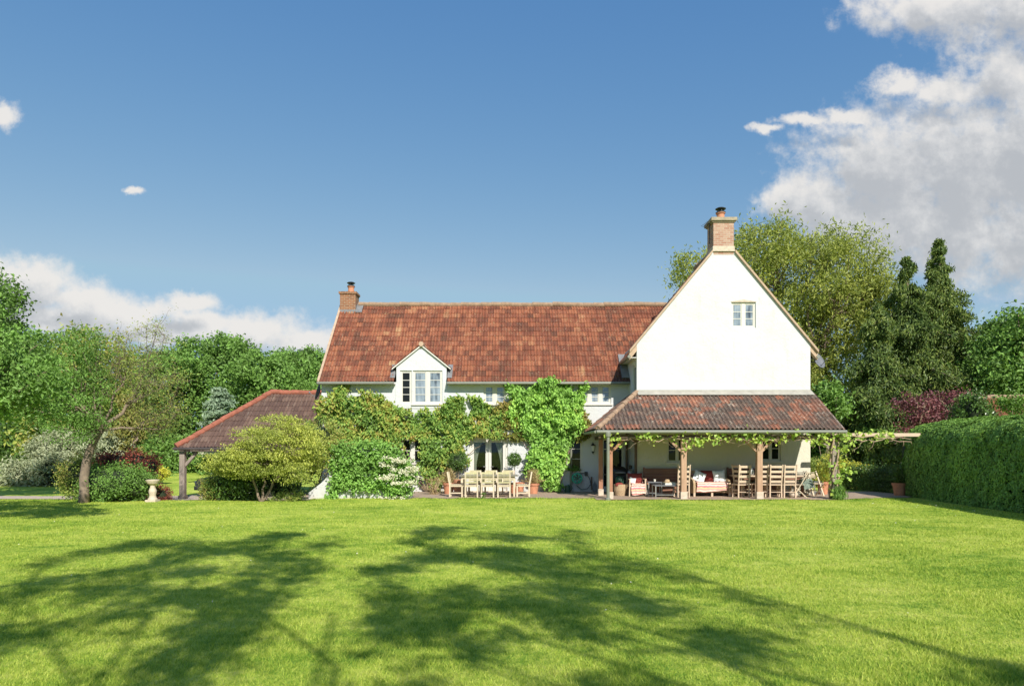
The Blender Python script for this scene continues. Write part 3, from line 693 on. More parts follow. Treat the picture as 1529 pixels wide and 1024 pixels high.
window(house, *H_up1, YM, 3, 3, 'glass_sky', mull=0.13); window(house, *H_up2, YM, 3, 3, 'glass_sky', mull=0.13)
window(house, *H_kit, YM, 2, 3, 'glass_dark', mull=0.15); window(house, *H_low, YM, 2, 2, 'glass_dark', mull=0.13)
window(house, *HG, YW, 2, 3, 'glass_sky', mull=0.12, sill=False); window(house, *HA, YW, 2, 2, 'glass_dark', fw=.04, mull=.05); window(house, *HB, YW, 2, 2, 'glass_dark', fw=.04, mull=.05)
MB().prism([(gx0 - .02, YW - .012, gz1 - .002), (gx1 + .02, YW - .012, gz1 - .002), (gx1 + .02, YW - .012, gz1 + .02), ((gx0 + gx1) / 2, YW - .012, gz1 + .10), (gx0 - .02, YW - .012, gz1 + .02)], (0, .05, 0)).build('window_arch', 'stone', house)

# dormer: wall, windows, roof, cheeks, flashing
dx0, dx1, dz0, dze = DX - DW, DX + DW, 3.38, 5.06
DH1 = (X(597.5, YM), X(615, YM), 3.56, 4.91); DH2 = (X(616.5, YM), X(660.5, YM), 3.56, 4.91)
YD = YM - 0.02
mb = MB(); wall_grid(mb, dx0, dx1, dz0, dze, YD, [DH1, DH2]); mb.poly([(dx0, YD, dze), (dx1, YD, dze), (DX, YD, DAP)])
for s in (dx0, dx1): mb.poly([(s, YD, dz0), (s, YM + .01, dz0), (s, YM + .01, 4.45), (s, YD, 4.45)])
dorm = mb.build('dormer', 'render', house)
def zmain(y): return EZ + (y - YE) * (RZ - EZ) / (YR - YE)
def ymain(z): return YE + (z - EZ) * (YR - YE) / (RZ - EZ)
for s in (dx0, dx1): MB().prism([(s, YD, 4.45), (s, YD, dze - .02), (s, ymain(dze) + .1, dze - .02)], (0.03 if s == dx0 else -0.03, 0, 0)).build('cheek', 'lead', dorm)
window(house, *DH1, YD, 1, 4, 'glass_dark', mull=.1, sill=False); window(house, *DH2, YD, 2, 4, 'glass_sky', mull=.13)
for s, nm in ((-1, 0), (1, 1)):
    wl = DW + 0.14; vlen = math.hypot(wl, wl * DSL); zl_ = DAP + .03 - wl * DSL
    if s < 0: tiles('dormer_roof', 'tile_red', dorm, (DX - wl, 29.9, zl_), (0, -1, 0), (wl, 0, wl * DSL), vlen, lambda v: 0, lambda v: 29.9 - YD + .10, seed=21, cut=lambda c: c[:, 2] < zmain(c[:, 1]) - .03)
    else: tiles('dormer_roof', 'tile_red', dorm, (DX + wl, YD - .10, zl_), (0, 1, 0), (-wl, 0, wl * DSL), vlen, lambda v: 0, lambda v: 29.9 - YD + .10, seed=22, cut=lambda c: c[:, 2] < zmain(c[:, 1]) - .03)
ridge('ridge_tile', 'verge', dorm, (DX, YD - .13, DAP + .07), (DX, 29.45, DAP + .07), .10, .4)
mb = MB()
for s in (-1, 1):
    mb.prism([(DX, YD - .085, DAP + .04), (DX + s * (DW + .14), YD - .085, DAP + .04 - (DW + .14) * DSL), (DX + s * (DW + .14), YD - .085, DAP - .02 - (DW + .14) * DSL), (DX, YD - .085, DAP - .02)], (0, .075, 0))
mb.build('verge', 'frame', dorm)
for s in (-1, 1):
    xa = DX + s * (DW + .005); xb = DX + s * (DW + .20); y0, y1 = YE + .1, ymain(dze + .05)
    MB().prism([(xa, y0, zmain(y0) + .075), (xb, y0, zmain(y0) + .075), (xb, y1, zmain(y1) + .075), (xa, y1, zmain(y1) + .075)], (0, 0, .012)).build('lead_flashing', 'lead', dorm)

# main roof
def cut_main(c):
    zd = DAP - DSL * np.abs(c[:, 0] - DX); ins = (np.abs(c[:, 0] - DX) < DW + 0.02) & (c[:, 2] < zd + .04)
    ins |= (c[:, 0] > -7.75) & (c[:, 0] < -6.98) & (c[:, 1] > 31.27)
    return ins
vl = math.hypot(YR - YE, RZ - EZ)
rf = tiles('roof', 'tile_red', house, (-7.8, YE, EZ), (1, 0, 0), (0, YR - YE, RZ - EZ), vl, lambda v: 0, lambda v: 15.3, cut=cut_main, seed=2)
tiles('roof', 'tile_red', house, (7.5, 2 * YR - YE, EZ), (-1, 0, 0), (0, -(YR - YE), RZ - EZ), vl, lambda v: 0, lambda v: 15.3, seed=3)
ridge('ridge_tile', 'ridge_old', house, (-6.95, YR, RZ + .05), (7.4, YR, RZ + .05), .12, .45)
MB().prism([(-7.80, YE, EZ - .06), (-7.80, YR, RZ - .06), (-7.80, YR, RZ + .07), (-7.80, YE, EZ + .07)], (.09, 0, 0)).build('verge', 'verge', house)
mb = MB(); mb.prism([(-7.75, YE + .03, EZ - .03), (-7.75, YM - .003, EZ - .03), (-7.75, YM - .003, EZ - .09), (-7.75, YE + .03, EZ - .07)], (DX - DW + 7.74, 0, 0)); mb.prism([(DX + DW + .01, YE + .03, EZ - .03), (DX + DW + .01, YM - .003, EZ - .03), (DX + DW + .01, YM - .003, EZ - .09), (DX + DW + .01, YE + .03, EZ - .07)], (XG0 - DX - DW - .02, 0, 0)); mb.build('soffit', 'frame', house)
def gutter(name, mat, parent, a, b, r=.062):
    return MB().tube([a, b], r, 10).build(name, mat, parent, smooth=False)
gutter('gutter', 'gutter', house, (-7.78, YE - .05, EZ - .05), (DX - DW - .02, YE - .05, EZ - .05)); gutter('gutter', 'gutter', house, (DX + DW + .02, YE - .05, EZ - .05), (XG0 - .03, YE - .05, EZ - .05))
MB().tube([(2.38, YE - .04, EZ - .1), (2.38, YM - .08, EZ - .32), (2.38, YM - .08, .05)], .045, 8).build('downpipe', 'gutter', house)
# wing roofs
e0 = 0.26; zE = WEZ - e0 * SL - WDROP; vl = math.hypot(XA - XG0 + e0, (XA - XG0 + e0) * SL)
def cut_ch(c): return (np.abs(c[:, 0] - XA) < .40) & (c[:, 1] < YW + .88)
tiles('roof', 'tile_red', house, (XG0 - e0, WB + .1, zE + .04), (0, -1, 0), (1, 0, SL), vl, lambda v: 0, lambda v: WB + .1 - YW - .15, seed=5, cut=cut_ch)
tiles('roof', 'tile_red', house, (XG1 + e0, YW + .15, zE + .04), (0, 1, 0), (-1, 0, SL), vl, lambda v: 0, lambda v: WB + .1 - YW - .15, seed=6, cut=cut_ch)
ridge('ridge_tile', 'ridge_old', house, (XA, YW + .9, WAP - .1), (XA, WB + .1, WAP - .1), .12, .45)
mb = MB(); xa = XA - .43; 
for s in (-1, 1):
    p0 = XA + s * .43; p1 = XA + s * (XA - XG0 + e0 + .02)
    mb.prism([(p0, YW - .09, zl(p0) + .075), (p1, YW - .09, WAP - SL * abs(p1 - XA) + .075), (p1, YW - .09, WAP - SL * abs(p1 - XA) - .03), (p0, YW - .09, zl(p0) - .03)], (0, .087, 0)); mb.prism([(p0, YW + .002, zl(p0) + .075), (p1, YW + .002, WAP - SL * abs(p1 - XA) + .075), (p1, YW + .002, WAP - SL * abs(p1 - XA) - .3), (p0, YW + .002, zl(p0) - .3)], (0, .23, 0))
mb.build('verge', 'verge', house)
gutter('gutter', 'gutter', house, (XG0 - e0 - .03, YW - .02, zE), (XG0 - e0 - .03, 29.5, zE)); gutter('gutter', 'gutter', house, (XG1 + e0 + .03, YW - .02, zE), (XG1 + e0 + .03, WB, zE))
MB().box(XG0 - e0 + .02, XG0 - .003, YW + .02, 29.6, zE - .05, zE - .02).build('soffit', 'frame', house)
MB().prism([(XG0 - .32, YE + .1, zmain(YE + .1) + .075), (XG0 - .012, YE + .1, zmain(YE + .1) + .075), (XG0 - .012, 29.0, zmain(29.0) + .075), (XG0 - .32, 29.0, zmain(29.0) + .075)], (0, 0, .012)).build('lead_flashing', 'lead', house)

# chimneys
def pot_cowl(parent, x, y, z, r):
    MB().lathe([(r * 1.12, 0), (r * 1.05, .04), (r * .95, .2), (r * .98, .26), (r * 1.2, .27), (r * 1.2, .31), (r * .9, .31)], x, y, 16, z).build('chimney_pot', 'pot', parent, smooth=False)
    c = MB(); c.lathe([(r * 1.25, .30), (r * 1.25, .33), (r * .7, .345)], x, y, 16, z); c.lathe([(r * .6, .33), (r * .6, .43)], x, y, 10, z)
    c.lathe([(r * 1.28, .445), (r * 1.35, .465), (r * .9, .50), (.01, .52)], x, y, 16, z)
    for k in range(4): c.bar((x + r * .8 * math.cos(k * 1.57), y + r * .8 * math.sin(k * 1.57), z + .32), (x + r * .8 * math.cos(k * 1.57), y + r * .8 * math.sin(k * 1.57), z + .46), .02, .02)
    c.build('cowl', 'iron', parent)
mb = MB(); mb.box(-7.72, -7.02, 31.25, 31.95, 7.6, 8.66); mb.box(-7.74, -7.00, 31.23, 31.97, 8.66, 8.70); mb.box(-7.77, -6.97, 31.20, 32.0, 8.70, 8.79)
ch = mb.build('chimney', 'brick_brown', house); ch['label'] = 'short brown brick chimney at the left end of the ridge'; pot_cowl(ch, -7.3, 31.6, 8.79, .14)
mb = MB(); mb.box(-7.735, -7.005, 31.228, 31.244, 7.62, 7.98); mb.box(-7.012, -6.998, 31.25, 31.9, 7.75, 8.2); mb.prism([(-7.0, 31.15, zmain(31.15) + .07), (-6.72, 31.15, zmain(31.15) + .07), (-6.72, 31.62, zmain(31.62) + .07), (-7.0, 31.62, zmain(31.62) + .07)], (0, 0, .012)); mb.build('lead_flashing', 'lead', ch)
cw = .385; mb = MB(); mb.box(XA - cw, XA + cw, YW - .004, YW + .82, 9.10, 10.33); ch = mb.build('chimney', 'brick_pink', house); ch['label'] = 'tall pink brick chimney on the gable apex'
MB().box(XA - cw - .03, XA + cw + .03, YW - .03, YW + .85, 9.26, 9.42).box(XA - cw - .06, XA + cw + .06, YW - .06, YW + .88, 9.22, 9.26).build('chimney_plinth', 'stone', ch)
MB().box(XA - cw - .05, XA + cw + .05, YW - .05, YW + .87, 10.33, 10.38).box(XA - cw - .10, XA + cw + .10, YW - .10, YW + .92, 10.38, 10.50).build('chimney_cap', 'cap', ch); pot_cowl(ch, XA, YW + .38, 10.50, .15)
ae = MB().tube([(XA - cw - .06, YW + .3, 9.6), (XA - cw - .06, YW + .3, 10.5)], .015, 6).tube([(XA - cw - .06, YW + .3, 10.42), (XA - cw - .32, YW + .1, 10.18)], .012, 6)
for k in range(5): q = Vector((XA - cw - .06, YW + .3, 10.42)).lerp(Vector((XA - cw - .32, YW + .1, 10.18)), k / 4); ae.tube([q + Vector((-.09, .11, .08)), q + Vector((.09, -.11, -.08))], .007, 5)
ae.build('aerial', 'iron', house)
def dish(x, y, z, face, side):
    f = Vector(face).normalized(); r = .33; mbd = MB(); a = f.orthogonal().normalized(); b = f.cross(a); vs = []; fs = []
    for k in range(5):
        q = r * k / 4
        for j in range(18): t_ = j * math.pi / 9; vs.append(Vector((x, y, z)) + (a * math.cos(t_) + b * math.sin(t_)) * q - f * (.09 - .09 * (q / r) ** 2))
    for k in range(4):
        for j in range(18): fs.append((k * 18 + j, k * 18 + (j + 1) % 18, (k + 1) * 18 + (j + 1) % 18, (k + 1) * 18 + j))
    mbd.add(vs, fs); d_ = mbd.build('satellite_dish', 'dish', house, smooth=True); s_ = d_.modifiers.new('thick', 'SOLIDIFY'); s_.thickness = .012
    m2 = MB().tube([Vector((x, y, z)) - f * .1, (side, y + .12, z - .1)], .022, 6).tube([Vector((x, y, z - .3)), Vector((x, y, z - .12)) + f * .34], .012, 6); m2.ball(Vector((x, y, z - .12)) + f * .34, (.035, .035, .05), 8, 6)
    m2.build('dish_bracket', 'dish', d_)
dish(X(1223, 26.75), 26.75, Z(538, 26.75), (.45, -.65, .35), XG1); dish(-7.98, 28.6, Z(585, 28.6), (-.9, -.12, .25), XL)

# french doors: frame, two leaves, glass, curtains, dark room behind
x0, x1, z0, z1 = H_door; yf = YM + .05; mid = (x0 + x1) / 2
MB().box(x0, x0 + .09, yf, yf + .08, z0, z1).box(x1 - .09, x1, yf, yf + .08, z0, z1).box(x0 + .09, x1 - .09, yf, yf + .08, z1 - .09, z1).box(x0 - .08, x1 + .08, YM - .04, YM + .05, z1 + .003, z1 + .07).build('door_frame', 'frame', house)
for a, b, hx in ((x0 + .09, mid - .004, mid - .1), (mid + .004, x1 - .09, mid + .1)):
    s = .115; dr = MB().box(a, a + s, yf + .02, yf + .065, z0, z1 - .09).box(b - s, b, yf + .02, yf + .065, z0, z1 - .09).box(a + s, b - s, yf + .02, yf + .065, z0, z0 + .32).box(a + s, b - s, yf + .02, yf + .065, z1 - .09 - s, z1 - .09).build('door', 'frame', house)
    MB().box(a + s - .01, b - s + .01, yf + .038, yf + .044, z0 + .3, z1 - .1 - s + .02).build('pane', 'glass_clear', dr)
    MB().bar((hx, yf + .008, 1.03), (hx + math.copysign(.11, hx - mid), yf - .01, 1.03), .022, .022).build('handle', 'metal', dr)
    cb = MB(); sgn = 1 if a < mid - .2 else -1; xe = (a + s - .02) if sgn > 0 else (b - s + .02); vs = []; fs = []
    for k in range(13):
        zz = .4 + (z1 - .5) * k / 12; ww = .10 + .22 * (k / 12) ** 3 * 1.0 + .05 * abs(k - 5) / 5
        for j in range(9): vs.append((xe + sgn * ww * j / 8, yf + .17 + .03 * math.sin(j * 2.4), zz))
    for k in range(12):
        for j in range(8): fs.append((k * 9 + j, k * 9 + j + 1, k * 9 + 10 + j, k * 9 + 9 + j))
    cb.add(vs, fs).build('curtain', 'curtain', house, smooth=True)
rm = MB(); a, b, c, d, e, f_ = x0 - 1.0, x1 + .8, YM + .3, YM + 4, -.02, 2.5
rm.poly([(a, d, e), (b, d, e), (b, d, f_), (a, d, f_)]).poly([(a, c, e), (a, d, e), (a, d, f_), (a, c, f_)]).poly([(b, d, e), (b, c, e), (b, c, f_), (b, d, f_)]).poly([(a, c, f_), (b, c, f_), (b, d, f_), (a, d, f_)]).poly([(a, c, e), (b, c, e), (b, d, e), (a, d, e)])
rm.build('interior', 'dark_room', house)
MB().box(x0 - .2, x1 + .2, YM - .28, YM + .2, 0.0, .05).build('doorstep', 'stone', house)
# porch side door
x0, x1, z0, z1 = H_por; s = .07
dr = MB().box(x0, x0 + s, yf, yf + .07, z0, z1).box(x1 - s, x1, yf, yf + .07, z0, z1).box(x0 + s, x1 - s, yf, yf + .07, z1 - s, z1).box(x0 + s, x1 - s, yf, yf + .07, z0, z0 + .2).box(x0 + .27, x0 + .34, yf, yf + .066, z0 + .2, z1 - s).box(x0 + .34, x1 - s, yf + .01, yf + .06, 1.72, 1.75).box(x0 + s, x0 + .27, yf + .01, yf + .06, 1.72, 1.75).build('door', 'frame', house); dr['label'] = 'glazed cream door in the shade of the porch'
MB().box(x0 + .05, x1 - .05, yf + .03, yf + .036, z0 + .15, z1 - .05).build('pane', 'glass_dark', dr)

# porch
PX0, PX1, PY, PZ, PT = 2.92, 11.40, 23.9, 2.42, 3.86
vl = math.hypot(YW - PY, PT - PZ)
tiles('porch_roof', 'tile_porch', house, (PX0, PY, PZ), (1, 0, 0), (0, YW - PY, PT - PZ), vl, lambda v: (XG0 - PX0) * v / vl, lambda v: PX1 - PX0 + .03, course=.33, tw=.3, wave=.15, amp=.038, seed=8)
vl2 = math.hypot(XG0 - PX0, PT - PZ)
tiles('porch_roof', 'tile_porch', house, (PX0, YM - .01, PZ), (0, -1, 0), (XG0 - PX0, 0, PT - PZ), vl2, lambda v: 0, lambda v: (YM - PY) - (YW - PY) * v / vl2, course=.33, tw=.3, wave=.15, amp=.038, seed=9)
ridge('hip_tile', 'ridge_old', house, (PX0 + .02, PY + .02, PZ + .04), (XG0, YW, PT + .04), .10, .4)
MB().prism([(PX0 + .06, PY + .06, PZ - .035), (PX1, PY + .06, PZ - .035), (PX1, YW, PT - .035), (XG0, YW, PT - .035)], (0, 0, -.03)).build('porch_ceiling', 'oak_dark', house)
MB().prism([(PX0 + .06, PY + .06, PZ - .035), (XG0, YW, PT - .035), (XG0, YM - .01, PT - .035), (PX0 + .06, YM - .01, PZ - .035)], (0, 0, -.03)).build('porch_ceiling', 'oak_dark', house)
MB().box(XG0 - .04, XG1 + .02, YW - .035, YW - .003, PT - .02, PT + .12).prism([(XG0, YW - .3, PT - .085), (XG1 + .04, YW - .3, PT - .085), (XG1 + .04, YW - .03, PT + .07), (XG0, YW - .03, PT + .07)], (0, 0, .012)).build('porch_flashing', 'flash', house)
MB().prism([(PX1 - .01, PY + .02, PZ - .09), (PX1 - .01, YW - .005, PT - .09), (PX1 - .01, YW - .005, PT + .02), (PX1 - .01, PY + .02, PZ + .02)], (.05, 0, 0)).build('verge', 'oak_grey', house)
gutter('gutter', 'gutter', house, (PX0 - .02, PY - .05, PZ - .075), (PX1 + .06, PY - .05, PZ - .075), .058); gutter('gutter', 'gutter', house, (PX0 - .05, PY - .02, PZ - .075), (PX0 - .05, YM - .03, PZ - .075), .05)
MB().tube([(3.29, PY - .05, PZ - .1), (3.29, PY - .05, .02)], .055, 10).lathe([(.09, 0), (.10, .12), (.07, .16)], 3.29, PY - .05, 10, PZ - .24).lathe([(.10, 0), (.10, .05), (.06, .09)], 3.29, PY - .05, 10, 0.0).build('downpipe', 'gutter', house)
MB().box(PX0 + .1, PX1 - .05, 24.2, 24.36, 2.10, 2.24).build('porch_beam', 'oak_dark', house)
MB().box(PX0 + .42, PX0 + .54, 24.36, YM - .01, 2.10, 2.22).build('porch_beam', 'oak_dark', house)
for k in range(27):
    xx = PX0 + .25 + k * .317
    if xx < PX1 - .05: MB().prism([(xx, PY + .03, PZ - .15), (xx, PY + .03, PZ - .07), (xx, YW - .01, PT - .07), (xx, YW - .01, PT - .15)] if xx > XG0 else [(xx, PY + .03, PZ - .15), (xx, PY + .03, PZ - .07), (xx, PY + .03 + (xx - PX0) * 1.2, PZ - .07 + (xx - PX0) * .69), (xx, PY + .03 + (xx - PX0) * 1.2, PZ - .15 + (xx - PX0) * .69)], (.05, 0, 0)).build('rafter', 'oak_grey', house)
def post(x, y, w, mat, braces, top=2.10, base=True):
    p = MB().box(x - w / 2, x + w / 2, y - w / 2, y + w / 2, .02, top - .003).build('porch_post', mat, house, bevel=.01)
    if base: MB().box(x - w / 2 - .025, x + w / 2 + .025, y - w / 2 - .025, y + w / 2 + .025, .0, .26).build('post_foot', 'stone', p, bevel=.015)
    for sx in braces: MB().bar((x + sx * (w / 2 - .01), y, top - .42), (x + sx * (w / 2 + .40), y, top - .02), .09, .09, (0, 1, 0)).build('brace', mat, p)
post(3.31, 26.0, .15, 'oak_red', []); post(3.42, 24.29, .16, 'oak_red', [1]); post(X(1020.5, 24.28), 24.28, .19, 'oak', [-1, 1]); post(X(1133.5, 24.28), 24.28, .19, 'oak', [-1, 1]); post(11.22, 24.28, .17, 'oak_grey', [-1], base=False)
MB().tube([(4.62, YM - .08, 2.9), (4.62, YM - .08, .1)], .045, 8).build('downpipe', 'oak_dark', house)
MB().box(4.66 - .1, 4.66 + .12, 26.28, 26.38, 2.0, 2.25).tube([(4.68, 26.34, 2.02), (4.68, 26.34, .1)], .05, 8).build('rainwater_hopper', 'oak_dark', house)

# ------------------------------------------------------------------ carport
GZ = -0.37
cp = thing('carport', 'open oak carport with hipped brown tiled roof and red ridge tiles', 'carport', (-10.9, 32, GZ))
AX, BX, CY0, CY1, CZ, CR = -14.0, -7.72, 29.0, 35.0, 1.80, 4.30
vl = math.hypot(3, 2.5); vl2 = math.hypot(2.94, 2.5)
tiles('roof', 'tile_brown', cp, (AX, CY0, CZ), (1, 0, 0), (0, 3, 2.5), vl, lambda v: 2.94 * v / vl, lambda v: BX - AX, course=.36, tw=.3, wave=.15, amp=.024, seed=12)
tiles('roof', 'tile_brown', cp, (AX, CY1, CZ), (0, -1, 0), (2.94, 0, 2.5), vl2, lambda v: 3 * v / vl2, lambda v: 6 - 3 * v / vl2, course=.36, tw=.3, wave=.15, amp=.024, seed=13)
tiles('roof', 'tile_brown', cp, (BX, CY1, CZ), (-1, 0, 0), (0, -3, 2.5), vl, lambda v: 0, lambda v: BX - AX - 2.94 * v / vl, course=.36, tw=.3, wave=.15, amp=.024, seed=14)
ridge('ridge_tile', 'ridge_red', cp, (AX + 2.94, 32, CR + .04), (BX - .02, 32, CR + .04), .13); ridge('hip_tile', 'ridge_red', cp, (AX, CY0, CZ + .05), (AX + 2.94, 32, CR + .05), .13); ridge('hip_tile', 'ridge_red', cp, (AX, CY1, CZ + .05), (AX + 2.94, 32, CR + .05), .13)
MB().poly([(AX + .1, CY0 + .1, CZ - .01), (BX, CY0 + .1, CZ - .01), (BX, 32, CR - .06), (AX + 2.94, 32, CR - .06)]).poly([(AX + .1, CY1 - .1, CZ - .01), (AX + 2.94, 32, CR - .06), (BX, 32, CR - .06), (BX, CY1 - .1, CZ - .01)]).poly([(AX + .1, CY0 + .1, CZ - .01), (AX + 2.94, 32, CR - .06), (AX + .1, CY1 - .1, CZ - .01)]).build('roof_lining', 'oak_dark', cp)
gutter('gutter', 'gutter_dark', cp, (AX - .05, CY0 - .05, CZ - .05), (BX, CY0 - .05, CZ - .05)); gutter('gutter', 'gutter_dark', cp, (AX - .05, CY0 - .05, CZ - .05), (AX - .05, CY1 + .05, CZ - .05))
for (xx, yy) in ((-13.82, 29.25), (-13.82, 34.75), (-10.8, 29.25), (-10.8, 34.75)):
    p = MB().box(xx - .11, xx + .11, yy - .11, yy + .11, GZ - .1, CZ - .19).build('post', 'oak_grey', cp, bevel=.012); MB().box(xx - .15, xx + .15, yy - .15, yy + .15, GZ - .08, GZ + .16).build('post_foot', 'oak_grey', p, bevel=.012)
    MB().bar((xx + .1, yy, CZ - .75), (xx + .58, yy, CZ - .2), .11, .10, (0, 1, 0)).build('brace', 'oak_grey', p)
for yy in (29.25, 34.75): MB().box(AX + .06, BX, yy - .09, yy + .09, CZ - .185, CZ - .05).build('beam', 'oak_grey', cp)
MB().box(AX + .1, AX + .26, 29.34, 34.66, CZ - .185, CZ - .05).build('beam', 'oak_grey', cp)
# ------------------------------------------------------------------ climbers on the house wall
def L3(px, py, D, rx, ry, rz): return (X(px, D), D, Z(py, D), rx, ry, rz)
def climber(name, label, polys, mat, n, base, y0=YM, thick=0.42, leaf=0.15, W=0.5, holes=(), per=9, stem='bark', nst=14, t=(0, -.1, -.55), cr=0.13, gth=.33):
    pts = np.concatenate([poly_sample(p, int(n * f)) for p, f in polys])
    px, pz = X(pts[:, 0], y0 - .2), Z(pts[:, 1], y0 - .2)
    bump = 0.5 * vnoise(np.stack([px, pz, 0 * px], 1) + 40, 1.4) + 0.5 * vnoise(np.stack([px, pz, 0 * px], 1) + 40, 3.5)
    gap = .6 * vnoise(np.stack([px, pz, 0 * px], 1) + 77, 1.9) + .4 * vnoise(np.stack([px, pz, 0 * px], 1) + 17, 4.5); keep = gap > gth
    for h in holes: keep &= ~((px > h[0]) & (px < h[1]) & (pz > h[2]) & (pz < h[3]) & (RNG.random(len(px)) < .97))
    y = y0 - .05 - thick * 1.25 * np.clip(bump * 1.6 - .3, .05, 1.2) * RNG.uniform(.55, 1.1, len(px)); c = np.stack([px, y, pz], 1)[keep]
    root = thing(name, label, 'climbing plant', base)
    pp, _ = crown_pts(c, c, per, cr, 0.9); pp[:, 1] = np.minimum(pp[:, 1], y0 - .02)
    mb = MB(); b = Vector(base)
    for i in range(nst):
        e = Vector(c[RNG.integers(len(c))]); e.y = y0 - .06; m = b.lerp(e, .5) + Vector((0, 0, .25)); m.y = y0 - .07
        limb(mb, b + Vector((RNG.normal() * .05, -.02, 0)), m, .032, .02, .06, 4, n=5); limb(mb, m, e, .02, .006, .08, 4, n=5)
    mb.build('stems', stem, root, smooth=True)
    leaves('foliage', mat, root, pp, leaf, W, t=t, nrm=(0, -.7, .3), up=.1)
    return root
hl = (H_low[0] + .05, H_low[1] - .1, 1.15, 2.12)
climber('wisteria', 'bronze tinged wisteria spreading over the wall left of the french doors and below the dormer', [([(472, 608), (480, 594), (500, 584), (512, 576), (522, 572), (540, 582), (556, 585), (574, 592), (584, 604), (600, 612), (660, 611), (668, 597), (684, 588), (706, 592), (722, 600), (735, 609), (752, 610), (752, 650), (735, 653), (716, 650), (700, 655), (690, 668), (700, 690), (688, 703), (668, 700), (655, 735), (640, 740), (625, 692), (600, 668), (560, 662), (500, 665), (478, 640)], 1.0)],
        'l_wisteria', 2300, (X(640, YM), YM - .12, 0.0), holes=[hl])
climber('wisteria', 'thin bronze leaved wisteria shoots between the bright creeper and porch roof', [([(850, 600), (866, 606), (874, 622), (883, 640), (878, 652), (862, 656), (846, 650)], 1.0), ([(735, 602), (765, 600), (795, 645), (780, 660), (752, 652), (735, 652)], 1.2)], 'l_bronze', 300, (X(832, YM), YM - .1, 0.0), thick=.25, nst=8)
climber('creeper', 'bright lime green creeper climbing between the french doors and porch up to the eaves', [([(754, 573), (770, 574), (789, 582), (800, 571), (822, 567), (848, 571), (858, 592), (870, 576), (878, 569), (871, 600), (868, 620), (872, 640), (858, 655), (845, 670), (845, 700), (835, 712), (842, 727), (832, 732), (815, 727), (800, 716), (784, 706), (789, 682), (795, 660), (772, 650), (757, 622), (766, 600)], 1.0)],
        'l_creeper', 1500, (X(829, YM), YM - .1, 0.0), leaf=.17, thick=.5, per=8)

# ------------------------------------------------------------------ shrubs before the house
gwl = thing('garden_wall', 'low white rendered garden wall half hidden by the climbing hydrangea', 'wall', (-5.4, 25.3, 0))
MB().prism([(-7.2, 24.62, -.2), (-3.55, 24.62, -.2), (-3.55, 24.62, .9), (-4.6, 24.62, 1.5), (-5.9, 24.62, 1.5), (-6.3, 24.62, 1.0), (-6.75, 24.62, .55), (-7.2, 24.62, .2)], (0, .3, 0)).build('masonry', 'render', gwl, bevel=.02)
def hyd_pts(poly, n, D, dy):
    p = poly_sample(poly, n); return np.stack([X(p[:, 0], D), D + RNG.uniform(-dy, dy, n) - .1, Z(p[:, 1], D)], 1)
root = thing('climbing_hydrangea', 'broad bright green climbing hydrangea with cream flower heads over the white garden wall', 'shrub', (X(555, 24.7), 25.0, 0))
HP = [(494, 672), (510, 664), (540, 660), (575, 659), (592, 666), (605, 682), (622, 700), (622, 725), (612, 742), (585, 743), (575, 730), (566, 733), (545, 728), (530, 731), (512, 731), (504, 746), (490, 748), (496, 730), (502, 712)]
c = hyd_pts(HP, 680, 24.75, .2); b2 = vnoise(c + 9, 1.6); c[:, 1] -= .35 * b2; pp, _ = crown_pts(c, c, 16, .2, .9)
leaves('foliage', 'l_hydr', root, pp, .105, .65, t=(0, -.1, -.3), nrm=(0, -.6, .5), up=.2)
mb = MB(); [limb(mb, (X(555, 24.7) + RNG.normal() * .3, 25.0, -.02), c[i], .03, .008, .07, 5, n=5) for i in range(14)]; mb.build('stems', 'bark', root, smooth=True)
fc = hyd_pts([(565, 690), (590, 672), (615, 690), (628, 715), (610, 735), (590, 725), (570, 715)], 30, 24.14, .10); fp = (fc[:, None, :] + RNG.normal(size=(30, 40, 3)) * np.array([.10, .06, .035])).reshape(-1, 3)
fp2 = hyd_pts([(565, 742), (612, 738), (612, 748), (565, 749)], 160, 24.3, .1)
leaves('flower_head', 'flower', root, np.concatenate([fp, fp2]), .055, .8, nrm=(0, -.6, .6))

def lobes_px(lst, D): return [L3(a, b_, D + d, ra * D / F, rd, rb * D / F) for (a, b_, ra, rb, d, rd) in lst]
# golden maple
mlb = lobes_px([(415, 662, 62, 32, 0, 1.1), (362, 682, 36, 20, -.2, .8), (462, 668, 36, 28, 1.0, .8), (420, 640, 40, 20, .2, .9), (395, 690, 60, 20, -.4, .9), (472, 690, 24, 16, 1.3, .5), (345, 698, 18, 12, -.3, .5), (436, 708, 26, 12, -.6, .5), (366, 704, 26, 11, -.6, .5), (330, 692, 18, 16, -.2, .6)], 23.4)
root = thing('japanese_maple', 'spreading golden green maple with a pale forked trunk in front of the carport', 'tree', (X(390, 23.2), 23.2, 0))
cl, ow = lobe_clumps(mlb, 620, .7); pts, o = crown_pts(cl, ow, 42, .34, .28)
mb = MB(); b = Vector((X(390, 23.2), 23.2, -.05))
for (tx, ty, dd) in ((396, 690, .1), (425, 690, .2), (372, 688, -.2)):
    q = limb(mb, b, (X(tx, 23.3), 23.3 + dd, Z(ty, 23.3)), .048, .03, .05, 6, n=8)
    for i in RNG.permutation(len(cl))[:9]: limb(mb, q[-1], cl[i], .03, .007, .08, 5, n=5)
mb.build('trunk', 'bark', root, smooth=True)
leaves('crown', 'l_maple', root, pts, .085, .42, t=(0, 0, -.15), nrm=(0, -.25, .9), up=.5)
shrub('laurel_shrub', 'dark glossy green shrub under the left side of the golden maple', 'shrub', (X(350, 24), 24, g1(X(350, 24), 24)), lobes_px([(345, 722, 32, 26, 0, .7), (375, 725, 22, 24, 0, .6)], 24), 'l_dark', 120, 50, .25, .10, core=.6)
